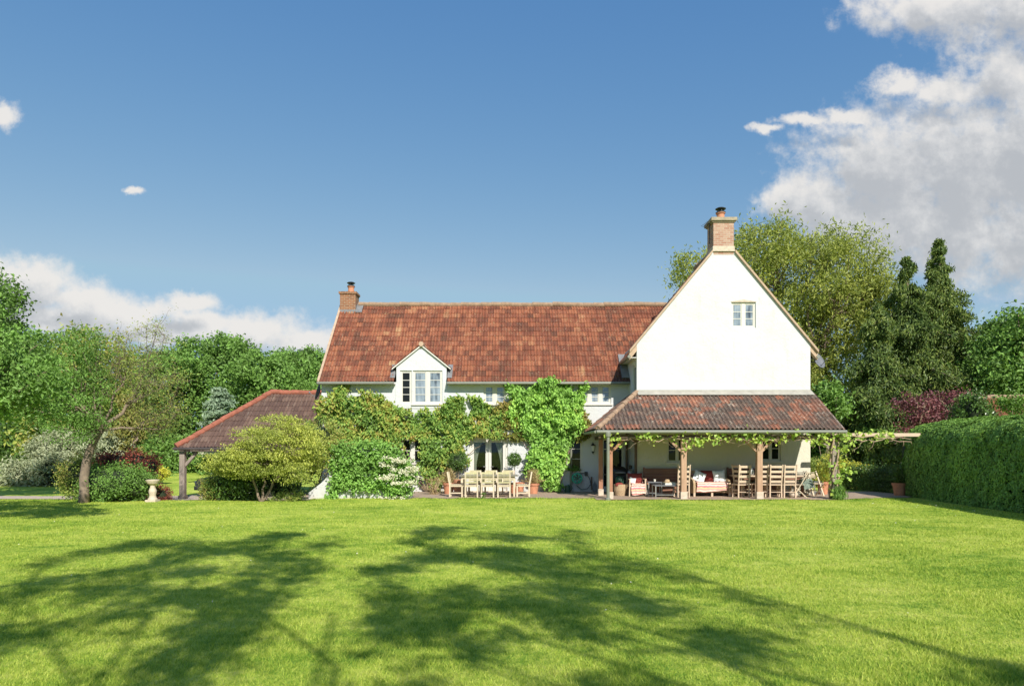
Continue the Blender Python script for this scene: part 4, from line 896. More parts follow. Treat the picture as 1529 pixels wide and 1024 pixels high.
shrub('olive_shrub', 'small olive green shrub at the left foot of the glossy dark shrub', 'shrub', (X(315, 24), 23.9, g1(X(315, 24), 23.9)), lobes_px([(316, 732, 16, 18, 0, .4), (312, 722, 9, 12, 0, .3)], 23.9), 'l_olive', 60, 40, .18, .06, core=.5)
shrub('grey_shrub', 'grey green feathery shrub between the golden maple and the wisteria', 'shrub', (X(478, 26), 26.2, 0), lobes_px([(478, 650, 30, 28, 0, .7), (500, 670, 18, 20, 0, .5), (465, 690, 22, 40, .2, .6)], 26.2), 'l_olive', 110, 50, .26, .08, core=.5)
shrub('fern', 'feathery fern clump below the maple beside the white garden wall', 'plant', (X(435, 23.4), 23.4, 0), lobes_px([(418, 743, 16, 7, 0, .3), (438, 742, 12, 8, .1, .3)], 23.4), 'l_olive', 36, 30, .15, .09, .25, t=(0, 0, .5), stems=3)
shrub('dark_shrub', 'dark leafy shrub filling the shade right of the maple trunk', 'shrub', (X(440, 24.4), 24.5, 0), lobes_px([(420, 722, 28, 22, 0, .4)], 24.5), 'l_dark', 70, 40, .22, .09, core=.7)
# left shrubs by the bare tree
shrub('round_bush', 'rounded dark green bush right of the leaning tree trunk', 'shrub', (X(175, 23.6), 23.6, 0), lobes_px([(180, 723, 42, 29, 0, .95), (150, 722, 30, 29, .1, .8), (205, 725, 20, 24, 0, .6)], 23.6), 'l_mid', 190, 55, .25, .075, core=.75)
shrub('round_bush', 'rounded olive green bush behind the leaning tree trunk', 'shrub', (X(118, 24.2), 24.3, -.02), lobes_px([(120, 712, 24, 38, 0, .7), (108, 718, 14, 26, 0, .5)], 24.3), 'l_olive', 90, 50, .25, .075, core=.7)
shrub('smoke_bush', 'dark red leaved bush rising behind the rounded green bush', 'shrub', (X(195, 25.4), 25.4, -.08), lobes_px([(195, 690, 36, 17, 0, .8), (165, 692, 22, 15, 0, .6), (222, 698, 14, 16, 0, .5), (190, 716, 34, 26, .1, .7)], 25.4), 'l_red', 170, 50, .24, .085, core=.7)
shrub('berberis', 'small purple red shrub right beside the stone birdbath', 'shrub', (X(241, 23.9), 23.9, 0), lobes_px([(240, 739, 15, 13, 0, .35)], 23.9), 'l_red', 60, 40, .13, .05, core=.6)
bb = thing('birdbath', 'pale stone baluster birdbath beside the rounded green bush', 'birdbath', (X(228, 23.2), 23.2, 0))
MB().box(X(228, 23.2) - .17, X(228, 23.2) + .17, 23.03, 23.37, -.03, .07).lathe([(.15, .07), (.15, .10), (.12, .13), (.10, .2), (.125, .33), (.12, .38), (.085, .46), (.075, .53), (.1, .56)], X(228, 23.2), 23.2, 20).build('pedestal', 'stone', bb)
MB().lathe([(.10, .56), (.17, .61), (.215, .69), (.225, .73), (.20, .73), (.16, .66), (.02, .64)], X(228, 23.2), 23.2, 24).build('bowl', 'stone', bb)

# leaning tree with a half bare crown
tb = Vector((X(125, 22.8), 22.8, 0)); fk = Vector((X(148, 22.8), 22.9, Z(642, 22.8)))
root = thing('leaning_tree', 'leaning garden tree, leafy on the left and bare twigged on the right', 'tree', tb)
mb = MB(); mb.tube([tb - Vector((0, 0, .1)), tb + Vector((.01, .02, .35)), (X(125.5, 22.8), 22.8, Z(715, 22.8)), (X(128, 22.8), 22.83, Z(692, 22.8)), (X(133, 22.8), 22.85, Z(672, 22.8)), (X(139, 22.8), 22.88, Z(657, 22.8)), fk + Vector((.04, 0, .05))], [.18, .15, .14, .135, .125, .115, .10], 11)
lim2 = [((206, 588), .075), ((182, 560), .05), ((230, 640), .045)]
f2 = []
for (bx, by), rr_ in lim2:
    e = Vector((X(bx, 22.9), 22.9 + RNG.uniform(-.5, .5), Z(by, 22.9))); f2.append(limb(mb, fk, e, rr_, rr_ * .6, .07, 6, n=7))
bare = [(235, 486, 0), (246, 500, 0), (218, 490, 0), (192, 502, 1), (262, 590, 2), (272, 566, 0), (208, 520, 0), (180, 530, 1), (230, 548, 0), (250, 634, 2), (258, 604, 2), (165, 540, 1), (270, 612, 2), (174, 505, 1), (196, 556, 0), (262, 560, 0), (150, 560, 1), (205, 610, 2), (240, 575, 0), (222, 600, 2), (245, 650, 2)]
tips = []
for (bx, by, k) in bare:
    d = 22.9 + RNG.uniform(-1.2, 1.2); e = Vector((X(bx, d), d, Z(by, d))); st = f2[k][int(RNG.integers(3, 7))]
    q = limb(mb, st, e, .022, .006, .10, 8, n=5); tips.append(tuple(e))
    for s_ in q[2:]:
        for kk in range(5):
            v = Vector(RNG.normal(size=3)); v.z = v.z * .5 + .15; v.x += .25; w_ = limb(mb, s_, s_ + v.normalized() * RNG.uniform(.2, .75), .007, .0025, .2, 4, n=3); tips.append(tuple(w_[-1])); tips.append(tuple(w_[2]))
lf = lobes_px([(90, 555, 62, 56, -.4, 1.5), (130, 515, 40, 26, -.2, 1.1), (60, 600, 50, 40, -.4, 1.3), (118, 605, 36, 44, -.8, .8), (105, 640, 40, 22, -.9, .7), (140, 570, 30, 26, -.4, .8), (138, 628, 20, 18, -.6, .5)], 23.0)
cl, ow = lobe_clumps(lf, 260, .45)
for i in RNG.permutation(len(cl))[:26]: limb(mb, fk, cl[i], .04, .007, .12, 6, n=5)
mb.build('trunk', 'bark', root, smooth=True)
sp = np.array([(X(a_, 22.9), 22.9, Z(b_, 22.9)) for a_, b_ in [(215, 486), (235, 480), (242, 490), (150, 492), (205, 492), (238, 485)]])
pts, o = crown_pts(cl, ow, 60, .34, .5); p2, o2 = crown_pts(sp, sp * 0, 22, .16, .6)
tp3 = np.array(tips); p3, o3 = crown_pts(tp3, tp3 * 0, 6, .28, .8)
leaves('crown', 'l_mid', root, np.concatenate([pts]), .085, .42, nrm=o * .5, up=.5)
leaves('sparse_leaves', 'l_olive', root, np.concatenate([p2, p3]), .055, .5, up=.4)

# big tree at the left edge
def far_limbs(mb, base, top):
    pass
tree('oak_tree', 'large dark leafy tree at the left edge beyond the gravel path', 'tree', (-22.0, 28.2, -.3), [(-22.4, 28, 5.9, 3.0, 1.9, 2.1), (-20.7, 27.8, 4.7, 1.9, 1.8, 1.1), (-21.2, 28.2, 7.3, 1.5, 1.4, 1.4), (-20.1, 28.3, 6.0, .9, 1, .8)], (-21.8, 28, 4.6), .32, 'l_oak', 300, 90, .5, .15, twigs=30, nlimb=22, shell=.45)
tree('oak_tree', 'near leafy branches of a tree standing just outside the left edge, over the shaded lawn', 'tree', (-14.4, 15.5, 0), [(-12.6, 15.5, 3.7, 2.2, 1.6, 1.3), (-11.3, 15.6, 3.2, 1.25, 1.2, .8), (-11.75, 15.4, 5.3, .55, .6, .75), (-10.6, 14.9, 3.3, .9, .9, .6), (-14.2, 15.6, 4.6, 1.8, 1.6, 1.3)], (-13.6, 15.5, 3.2), .2, 'l_mid', 250, 90, .36, .10, shell=.45, nlimb=20, twigs=40)
shrub('silver_shrub', 'large pale silver leaved bush beyond the shaded lawn at left', 'shrub', (X(90, 39), 39, g1(-25, 39)), lobes_px([(95, 700, 55, 34, 0, 1.4), (50, 706, 40, 28, 0, 1.1), (140, 690, 44, 38, .3, 1.3), (165, 668, 22, 26, .5, 1.0), (90, 668, 40, 24, .4, 1.0), (20, 716, 22, 24, 0, .9)], 39), 'l_silver', 400, 60, .46, .19, .35, core=.6, t=(0, 0, .2))

# ------------------------------------------------------------------ trees and shrubs beyond, left of the house
def ftree(name, label, D, lst, mat, leaf, nclump, per, cr, W=.6, tr=.3, basepx=None, shell=.55, **kw):
    lb = lobes_px(lst, D); bx = basepx if basepx is not None else lst[0][0]; x = X(bx, D); z = g1(x, D)
    return tree(name, label, 'tree', (x, D, z), lb, (x + .2, D, max(z + 1.0, Z(lst[0][1] + lst[0][3] * .4, D))), tr, mat, nclump, per, cr, leaf, W, shell=shell, group='trees behind the garden', **kw)
ftree('olive_tree', 'olive green feathery tree behind the leaning tree', 44, [(110, 560, 70, 62, 0, 4), (70, 600, 50, 70, 0, 3), (150, 610, 40, 60, 1, 3), (130, 520, 44, 32, 0, 2.5)], 'l_olive', .26, 240, 60, .9)
ftree('leafy_tree', 'tallest deep green tree behind the carport roof ridge end', 62, [(310, 560, 66, 56, 0, 5), (345, 545, 36, 40, 0, 4), (270, 590, 60, 70, 0, 5), (330, 630, 70, 60, 0, 4), (230, 560, 40, 42, 2, 4), (350, 520, 24, 18, 0, 3), (300, 530, 30, 24, 0, 3)], 'l_mid', .27, 520, 80, .78, tr=.45)
ftree('leafy_tree', 'light green rounded tree directly above the carport roof', 54, [(395, 580, 58, 46, 0, 4), (420, 610, 56, 50, 0, 4), (360, 620, 40, 44, 0, 3), (390, 552, 30, 22, 0, 3)], 'l_bright', .25, 330, 85, .72)
ftree('leafy_tree', 'green tree just left of the farmhouse roof verge', 66, [(455, 565, 40, 38, 0, 4), (480, 590, 50, 60, 0, 5), (440, 600, 36, 50, 0, 4), (430, 548, 24, 20, 0, 3), (470, 540, 24, 18, 0, 3)], 'l_mid', .28, 350, 85, .78)
ftree('leafy_tree', 'distant green tree peeping over the olive tree at far left', 70, [(60, 580, 70, 60, 0, 5), (-10, 600, 70, 70, 0, 5), (20, 540, 50, 40, 0, 4)], 'l_mid', .32, 320, 70, 1.2)
ftree('leafy_tree', 'dark green tree low behind the bare twigs and birdbath', 58, [(225, 630, 50, 56, 0, 4), (180, 640, 50, 60, 0, 4), (250, 660, 40, 36, 0, 3)], 'l_oak', .34, 260, 60, 1.0)
root = ftree('cypress', 'narrow bronze green cypress behind the red leaved bush', 40, [(192, 655, 16, 44, 0, .8), (192, 620, 10, 30, 0, .5), (194, 690, 18, 20, 0, .9)], 'l_cypress', .2, 110, 60, .4, .4, t=(0, 0, .6))
# young blue cedar: tiers of flat sprays
def cedar(px, py0, py1, D, hw):
    x = X(px, D); zb = g1(x, D); zt = Z(py0, D); root = thing('cedar', 'pale blue grey cedar with drooping tiers above the carport hip', 'tree', (x, D, zb), 'trees behind the garden'); mb = MB(); limb(mb, (x, D, zb), (x, D, zt), .12, .02, .01, 5); C = []
    for k in range(60):
        f = RNG.random() ** .8; z = zt - f * (zt - Z(py1, D)); rr = hw * (0.12 + .95 * f) * RNG.uniform(.7, 1.15); a = RNG.random() * 6.28
        e = Vector((x + rr * math.cos(a), D + rr * math.sin(a), z - .18 * rr)); limb(mb, (x, D, z), e, .03, .008, .05, 4, n=4)
        for s in np.linspace(.15, 1, 9): C.append(Vector((x, D, z)).lerp(e, s) + Vector((0, 0, .05)))
    mb.build('trunk', 'bark', root); C = np.array([tuple(c) for c in C]); pts, _ = crown_pts(C, C, 26, .32, .25); leaves('crown', 'l_cedar', root, pts, .2, .35, up=.6)
cedar(331, 580, 668, 40, 1.7)
for i, (px, py, rx, ry, D, mt, lb) in enumerate([(285, 680, 26, 34, 52, 'l_bright', 'bright green bush behind the grey carport post'), (250, 672, 22, 28, 54, 'l_mid', 'mid green bush at the far lawn edge left of the carport post'), (335, 690, 26, 24, 50, 'l_mid', 'green bush seen under the carport roof beyond the lawn'), (375, 690, 26, 26, 51, 'l_dark', 'dark green bush seen under the carport roof beside the maple'),
        (215, 692, 20, 26, 46, 'l_mid', 'green bush behind the dark red leaved bush'), (410, 690, 30, 30, 52, 'l_oak', 'dark bush at the far lawn edge behind the maple')]):
    x = X(px, D); shrub('far_bush', lb, 'shrub', (x, D, g1(x, D)), lobes_px([(px, py, rx, ry, 0, 1.6), (px + 8, py + 8, rx, ry * .7, .5, 1.4)], D), mt, 90, 45, .6, .24, core=.6, group='bushes along the far lawn edge')
x = X(328, 44); shrub('flowering_shrub', 'spreading shrub topped with white blossom under the carport roof', 'shrub', (x, 44, g1(x, 44)), lobes_px([(325, 688, 22, 14, 0, 1.2)], 44), 'l_mid', 60, 40, .4, .18, core=.6)
rt = [o for o in bpy.data.objects if o.name == 'flowering_shrub'][0]; fp, _ = crown_pts(lobe_clumps(lobes_px([(325, 678, 24, 5, -.6, 1.0)], 44), 30, .8)[0], np.zeros((30, 3)), 30, .3, .3); leaves('blossom', 'flower', rt, fp, .12, .9, up=.5)
x = X(240, 40); shrub('yellow_shrub', 'small pale yellow bush on the far lawn right of the red leaved bush', 'shrub', (x, 40, g1(x, 40)), lobes_px([(240, 706, 8, 10, 0, .35)], 40), 'l_yellow', 30, 40, .2, .12, core=.5)

# ------------------------------------------------------------------ trees right of the house
wl = lobes_px([(1170, 430, 95, 75, 0, 5), (1240, 420, 80, 70, 0, 5), (1270, 500, 70, 110, 0, 5), (1190, 520, 90, 90, 1, 5), (1060, 410, 50, 42, 0, 3.5), (1120, 390, 60, 44, 0, 4), (1150, 365, 46, 28, 0, 3), (1225, 370, 46, 26, 0, 3), (1290, 420, 36, 42, 0, 3), (1230, 590, 60, 70, 0, 4), (1300, 480, 40, 60, 0, 3.5), (1025, 425, 26, 34, 0, 2)], 46)
ftree('leafy_tree', 'dark tree low on the far left horizon behind the silver bush', 64, [(-40, 660, 80, 50, 0, 4), (40, 670, 60, 40, 0, 4), (120, 665, 60, 40, 0, 4)], 'l_oak', .3, 260, 60, 1.0)
x = X(1212, 42); shrub('far_bush', 'dark green bush right of the porch wall corner behind the yellow green plant', 'shrub', (x, 42, g1(x, 42)), lobes_px([(1212, 665, 24, 34, 0, 1.4), (1226, 690, 20, 20, 0, 1.2)], 42), 'l_oak', 100, 50, .5, .2, core=.75, group='bushes right of the house')
x = X(1205, 46); tree('willow_tree', 'large yellow green willow spreading behind the white gable', 'tree', (x, 46, g1(x, 46)), wl, (x - 1, 46, 8.5), .45, 'l_willow', 820, 75, .85, .26, .30, bark='bark', shell=.45, nlimb=30, twigs=110, t=(0, 0, -.35), flat=.9, up=.1, out=.4)
def conifer(label, px, D, py_top, zb, hw, seed_n, taper=.75):
    x = X(px, D); zt = Z(py_top, D); g0 = g1(x, D); root = thing('conifer', label, 'tree', (x, D, g0), 'tall conifers'); mb = MB(); limb(mb, (x, D, g0), (x, D, zt), .32, .03, .01, 9, n=8); C = []; S = []; Q = []
    for k in range(seed_n):
        f = RNG.random() ** .64; z = zt - f * (zt - zb); tier = .68 + .32 * math.sin(z * 4.1 + math.sin(z * 1.3) * 2)
        rr = hw * (0.012 + .98 * f ** taper) * (.25 + .95 * RNG.random() ** .8) * tier; a = RNG.random() * 6.28; dr = Vector((math.cos(a), math.sin(a), 0)); z0 = z + .12 * rr
        e = Vector((x, D, z0)) + dr * rr - Vector((0, 0, .30 * rr + .1)); limb(mb, (x, D, z0), e, .05, .012, .04, 4, n=4)
        for s in np.linspace(.35, 1.02, 7): C.append(tuple(Vector((x, D, z0)).lerp(e, s) + Vector((0, 0, .10 * math.sin(s * 3))))); S.append(tuple(dr * .25 + Vector((0, 0, -.75)))); Q.append(.16 + .26 * min(1, f * 2.2))
    mb.build('trunk', 'bark', root, smooth=True); C = np.array(C); S = np.array(S); pts, o = crown_pts(C, S, 30, np.array(Q), .8); leaves('crown', 'l_conifer', root, pts, .23, .32, t=o * .8, nrm=(0, 0, .3))
conifer('tall dark conifer with a thin bare tip, the right hand spire', 1402, 41, 362, 1.2, 4.3, 600, .80)
conifer('dark conifer with a blunt tip, the left hand spire', 1356, 40, 383, 1.2, 4.3, 560, .70)
conifer('broad low conifer in front of the two spires', 1312, 38, 455, .8, 3.6, 330)
conifer('shaded conifer at the right foot of the taller spire', 1432, 43, 480, .8, 3.2, 240)
def ptree():
    D = 33; x = X(1362, D); zb = g1(x, D); tree('plum_tree', 'purple leaved plum tree behind the left end of the clipped hedge', 'tree', (X(1355, D), D, zb), lobes_px([(1372, 610, 24, 28, 0, .9), (1410, 606, 30, 24, .2, 1.0), (1432, 592, 14, 14, 0, .6), (1352, 600, 14, 20, 0, .6), (1395, 628, 40, 22, 0, .9), (1355, 640, 14, 16, 0, .6)], D), (X(1368, D), D, Z(645, D)), .13, 'l_purple', 130, 40, .36, .13, .5, bark='bark_pale', shell=.3, nlimb=22, twigs=30)
ptree()
ftree('leafy_tree', 'bright green tree at the right edge above the outbuilding roof', 38, [(1500, 545, 50, 60, 0, 2.4), (1540, 530, 50, 70, 0, 2.6), (1480, 575, 36, 44, -.3, 1.8), (1560, 590, 50, 50, 0, 2)], 'l_bright', .22, 330, 60, .65, basepx=1520)
ftree('leafy_tree', 'dark tree top showing between the conifer spires and right edge tree', 52, [(1490, 510, 26, 32, 0, 2.4), (1480, 560, 40, 50, 0, 3)], 'l_oak', .3, 150, 60, .8)
for (px, py, rx, ry, D, mt, lb) in [(1290, 665, 34, 34, 44, 'l_oak', 'dark bush beyond the pergola beam, left of the thin orchard trunk'), (1340, 660, 30, 36, 45, 'l_oak', 'dark bush beyond the pergola beam behind the plum trunk'), (1250, 650, 26, 48, 43, 'l_mid', 'tall dark green bush behind the right porch post'), (1232, 600, 12, 26, 34, 'l_bright', 'bright green bush tip beside the satellite dish on the gable')]:
    x = X(px, D); shrub('far_bush', lb, 'shrub', (x, D, g1(x, D)), lobes_px([(px, py, rx, ry, 0, 1.4), (px + 6, py + 10, rx, ry * .7, .4, 1.2)], D), mt, 110, 50, .5, .2, core=.75, group='bushes right of the house')
D = 37; x = X(1317, D); tree('orchard_tree', 'small orchard tree with a slim trunk seen below the pergola beam', 'tree', (x, D, g1(x, D)), lobes_px([(1318, 650, 26, 12, 0, 1.0), (1300, 656, 16, 9, 0, .7), (1336, 652, 12, 9, 0, .6)], D), (X(1315, D), D, Z(660, D)), .12, 'l_mid', 60, 40, .4, .13, bark='bark_pale')
x = X(1330, 39); shrub('rose_bush', 'dim rose bush with a few red blooms behind the orchard trunk', 'shrub', (x, 39, g1(x, 39)), lobes_px([(1330, 684, 16, 10, 0, .5)], 39), 'l_dark', 30, 40, .25, .13); rt = [o for o in bpy.data.objects if o.name == 'rose_bush'][0]; leaves('bloom', 'flower_red', rt, np.array([(X(1329, 38.5), 38.5, Z(682, 38.5))]) + RNG.normal(size=(24, 3)) * .09, .1, .9)
# outbuilding
ob = thing('outbuilding', 'low outbuilding with a weathered orange tiled roof behind the hedge', 'outbuilding', (24.5, 31, 0.4))
MB().box(20.9, 27.4, 29.6, 33.4, -.2, 2.3).build('wall', 'brick_brown', ob)
tiles('roof', 'tile_red', ob, (20.7, 29.3, 2.2), (1, 0, 0), (0, 2.2, 1.85), 2.87, lambda v: 0, lambda v: 6.9, course=.33, wave=.2, tw=.2, amp=.035, seed=31); tiles('roof', 'tile_red', ob, (27.6, 33.7, 2.2), (-1, 0, 0), (0, -2.2, 1.85), 2.87, lambda v: 0, lambda v: 6.9, seed=32); ridge('ridge_tile', 'ridge_old', ob, (20.7, 31.5, 4.1), (27.6, 31.5, 4.1), .12)

x = X(1452, 28.6); shrub('far_bush', 'dark bush hiding the left end of the outbuilding behind the hedge', 'shrub', (x, 28.6, 0), lobes_px([(1450, 618, 20, 36, 0, .8), (1462, 640, 26, 30, 0, .8)], 28.6), 'l_dark', 110, 50, .35, .12, core=.7, group='bushes right of the house')
x = X(1512, 28.4); shrub('far_bush', 'green leafy shoots in front of the outbuilding roof at the right edge', 'shrub', (x, 28.4, 0), lobes_px([(1508, 600, 18, 9, 0, .5), (1526, 610, 16, 12, 0, .5)], 28.4), 'l_bright', 40, 40, .3, .11, group='bushes right of the house')

# clipped hedge along the right
def hedge():
    A0, A1 = Vector((14.5, 25.7, 0)), Vector((12.9, 9.5, 0)); H, Wd, rr, ra = 2.76, 3.2, .95, 1.35
    root = thing('clipped_hedge', 'tall clipped green hedge running along the right side of the lawn', 'hedge', (A0.x + 1, 18, 0)); ax = (A1 - A0); Ln = ax.length; ax.normalize(); nx = Vector((ax.y, -ax.x, 0)); nx = nx if nx.x < 0 else -nx
    n = 92000; s = RNG.random(n) * (Ln + .9) - .9; q = RNG.random(n)
    # profile from foot of lawn face, over rounded top, to far side
    Lf = H - rr; arc = 1.85; tot = Lf + arc + (Wd - 2 * ra); d = q * tot; u = np.zeros(n); h = np.zeros(n); nu = np.zeros(n); nh = np.zeros(n)
    a = d < Lf; h[a] = d[a]; nu[a] = 1
    b = (d >= Lf) & (d < Lf + arc); th = (d[b] - Lf) / arc * math.pi / 2; h[b] = Lf + rr * np.sin(th); u[b] = -ra * (1 - np.cos(th)); ln_ = np.hypot(np.cos(th) / ra, np.sin(th) / rr); nu[b] = np.cos(th) / ra / ln_; nh[b] = np.sin(th) / rr / ln_
    c = d >= Lf + arc; u[c] = -ra - (d[c] - Lf - arc); h[c] = H; nh[c] = 1
    # rounded far end
    e = s < 0; capw = Wd * RNG.random(n)
    k = np.sqrt(np.clip(1 - (s / .9) ** 2, 0, 1)); u = np.where(e, -Wd / 2 + (u + Wd / 2) * k, u); h = np.where(e, h * (0.90 + 0.10 * k), h)
    px = A0.x + ax.x * s + nx.x * u; py = A0.y + ax.y * s + nx.y * u; P3 = np.stack([px, py, h], 1)
    N3 = np.stack([nx.x * nu - ax.x * e * 1.2, nx.y * nu - ax.y * e * 1.2, nh], 1)
    dis = .16 * (vnoise(P3 + 20, 1.7) - .5) + .10 * (vnoise(P3 + 50, 5) - .5) - .14 * RNG.random(n) ** 2; P3 = P3 + N3 * dis[:, None]; P3[:, 2] += gz(P3[:, 0], P3[:, 1]); near = RNG.random(n) < np.clip(.45 + (P3[:, 1] - 14) * .2, .25, 1)
    leaves('foliage', 'l_hedge', root, P3[near], .085, .6, nrm=(N3 * 1.9)[near], t=(0, 0, .2), up=.2, tang=.85)
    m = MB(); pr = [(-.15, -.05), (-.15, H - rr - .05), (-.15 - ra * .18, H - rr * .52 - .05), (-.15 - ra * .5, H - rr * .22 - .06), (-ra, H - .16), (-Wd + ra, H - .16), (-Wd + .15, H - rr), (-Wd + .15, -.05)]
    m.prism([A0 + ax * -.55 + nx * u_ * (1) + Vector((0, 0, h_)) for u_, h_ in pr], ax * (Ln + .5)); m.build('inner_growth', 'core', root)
hedge()
def low_hedge():
    root = thing('low_hedge', 'low dark box hedge in shade between the porch and the tall hedge', 'hedge', (X(1300, 28), 28, 0)); C = []
    for i in range(420):
        f = RNG.random(); D = 30 - 3.4 * f; px = 1258 + 95 * f; x = X(px, D); C.append((x, D + RNG.uniform(0, 1.2), g1(x, D) + RNG.uniform(.05, .95)))
    pts, o = crown_pts(np.array(C), np.array(C), 40, .3, .8); pts[:, 2] = np.maximum(pts[:, 2], .02); leaves('foliage', 'l_dark', root, pts, .07, .6, up=.4)
    mb = MB(); [limb(mb, (C[i][0], C[i][1], -.02), C[i], .015, .006, .05, 3, n=4) for i in range(20)]; mb.build('stems', 'bark', root)
low_hedge()
x = X(1272, 30); shrub('spurge', 'yellow green flowering clump above the left end of the low dark hedge', 'shrub', (x, 30.2, g1(x, 30)), lobes_px([(1262, 700, 20, 12, 0, .5), (1282, 703, 14, 8, 0, .4), (1248, 694, 14, 12, .2, .4)], 30.2), 'l_yellow', 70, 50, .22, .08)
x = X(1228, 31); shrub('pale_shrub', 'pale olive bush behind the terracotta pot at the right end of the house', 'shrub', (x, 31, 0), lobes_px([(1228, 695, 20, 14, 0, .7), (1240, 690, 12, 14, .2, .5), (1222, 712, 16, 16, 0, .5)], 31), 'l_olive', 80, 50, .25, .09, core=.5)

# ------------------------------------------------------------------ two oaks behind the viewer whose shadows lie on the lawn
def shadow_oak(label, tb, polys, n, zmid, r0):
    root = thing('oak_tree', label, 'tree', tb); zc = zmid; C = []
    for poly, f in polys:
        p = poly_sample([(X(a_, CAM_H * F / (b_ - HZ)), CAM_H * F / (b_ - HZ)) for a_, b_ in poly], int(n * f)); gx, gy = p[:, 0], p[:, 1]
        gp = vnoise(np.stack([gx, gy * .6, 0 * gx], 1) + 31, 1.3) * .45 + .55 * vnoise(np.stack([gx, gy * .55, 0 * gx], 1) + 61, 3.2); k = gp > .515
        gx, gy = gx[k], gy[k]; z = zc + .42 * (gy - 9) + RNG.normal(size=len(gx)) * .7; z = np.maximum(z, 4.8 + np.maximum(0, gy - 6) * .2)
        s = z / SDIR.z; C.append(np.stack([gx + SDIR.x * s, gy + SDIR.y * s, z], 1))
    C = np.concatenate(C); mb = MB(); b = Vector(tb); fk = b + Vector((0, 0, zc * .45)); limb(mb, b - Vector((0, 0, .2)), fk, r0, r0 * .75, .03, 6, n=10); subs = []
    for i in RNG.permutation(len(C))[:9]:
        q = limb(mb, fk, C[i], r0 * .15, r0 * .05, .10, 7, n=7); subs += q[2:]
    for i in RNG.permutation(len(C))[:130]:
        e = Vector(C[i]); st = min(subs, key=lambda q: (q - e).length); limb(mb, st, e, .026, .008, .10, 4, n=4)
    mb.build('trunk', 'bark', root, smooth=True); pts, o = crown_pts(C, C, 17, .30, .9); leaves('crown', 'l_oak', root, pts, .12, .6, up=.3)
PA = [(605, 800), (640, 785), (700, 787), (760, 795), (800, 805), (850, 830), (930, 870), (1010, 905), (1130, 940), (1230, 975), (1330, 1018), (1200, 1060), (640, 1060), (470, 1010), (560, 900), (545, 845), (610, 832)]
PA2 = [(790, 782), (880, 787), (905, 800), (870, 812), (1000, 850), (1140, 895), (1240, 940), (1200, 950), (1000, 890), (850, 825)]
PB = [(-150, 900), (0, 880), (60, 838), (200, 808), (300, 805), (400, 795), (520, 800), (525, 815), (470, 830), (480, 860), (410, 900), (380, 950), (260, 1060), (-150, 1060)]
PC = [(1340, 1005), (1529, 985), (1650, 1000), (1600, 1060), (1400, 1060)]
shadow_oak('tall oak behind the viewpoint casting the branching shadow on the middle lawn', (7.6, -6, 0), [(PA, .95), (PA2, .10), (PC, .05)], 1600, 9.5, .42)
shadow_oak('oak behind the viewpoint casting the shadow on the left lawn', (2.0, -6.5, 0), [(PB, 1.0)], 1450, 9.5, .36)
# ------------------------------------------------------------------ terrace furniture
def local_thing(name, label, cat, group): return thing(name, label, cat, (0, 0, 0), group)
def slat_chair():                               # back faces -Y (towards the lawn), seat towards +Y
    r = local_thing('garden_chair', 'x', 'chair', 'slatted teak chairs round the terrace table'); W, Dp, sh, bh = .48, .46, .43, .90
    for s in (-1, 1):
        MB().bar((s * (W / 2 - .025), .02, 0), (s * (W / 2 - .025), .02, sh), .05, .05).bar((s * (W / 2 - .025), .02, sh), (s * (W / 2 - .025), -.07, bh), .05, .045, (1, 0, 0)).build('leg', 'teak', r)
        MB().bar((s * (W / 2 - .025), Dp, 0), (s * (W / 2 - .025), Dp, sh - .03), .05, .05).build('leg', 'teak', r)
        MB().box(s * (W / 2 - .025) - .015, s * (W / 2 - .025) + .015, .05, Dp - .03, .12, .16).build('stretcher', 'teak', r)
    st = MB()
    for k in range(7): y = .03 + k * .066; st.box(-W / 2 + .01, W / 2 - .01, y, y + .052, sh - .004, sh + .018)
    st.box(-W / 2 + .03, W / 2 - .03, .05, Dp - .03, sh - .06, sh - .008); st.build('seat', 'teak', r)
    bk = MB(); bk.bar((-W / 2 + .03, -.068, bh - .03), (W / 2 - .03, -.068, bh - .03), .07, .03, (0, 1, 0)); bk.bar((-W / 2 + .04, .002, sh + .10), (W / 2 - .04, .002, sh + .10), .05, .03, (0, 1, 0))
    for k in range(8): x = -W / 2 + .075 + k * (W - .15) / 7; bk.bar((x, -.0, sh + .11), (x, -.066, bh - .05), .026, .016, (1, 0, 0))
    bk.build('backrest', 'teak_slat', r); return r
sc0 = slat_chair()
spots = [(X(704, 24.9), 24.85, 0, 'left of the three slatted teak chairs backing onto the lawn'), (X(728, 24.9), 24.87, 0, 'middle of the three slatted teak chairs backing onto the lawn'), (X(752.5, 24.9), 24.85, 0, 'right of the three slatted teak chairs backing onto the lawn'),
    (X(672, 25.4), 25.3, -math.pi / 2, 'slatted teak chair at the left end of the terrace table'), (X(791, 25.4), 25.4, math.pi / 2, 'slatted teak chair at the right end of the terrace table'),
    (X(709, 26.6), 26.75, math.pi, 'slatted teak chair on the house side of the table, nearest the left end'), (X(733, 26.6), 26.75, math.pi, 'slatted teak chair on the house side of the table, in front of the door joint'), (X(759, 26.6), 26.75, math.pi, 'slatted teak chair on the house side of the table, nearest the round topiary')]
for i, (x, y, rz, lb) in enumerate(spots):
    if i == 0: sc0.location = (x, y, .022); sc0.rotation_euler = (0, 0, rz); sc0['label'] = lb
    else: dup(sc0, (x, y, .022), rz, lb)
tbx0, tbx1, ty0, ty1 = X(686, 25.7), X(773, 25.7), 25.25, 26.25
t = thing('dining_table', 'weathered teak dining table on the terrace before the french doors', 'table', ((tbx0 + tbx1) / 2, 25.75, .022))
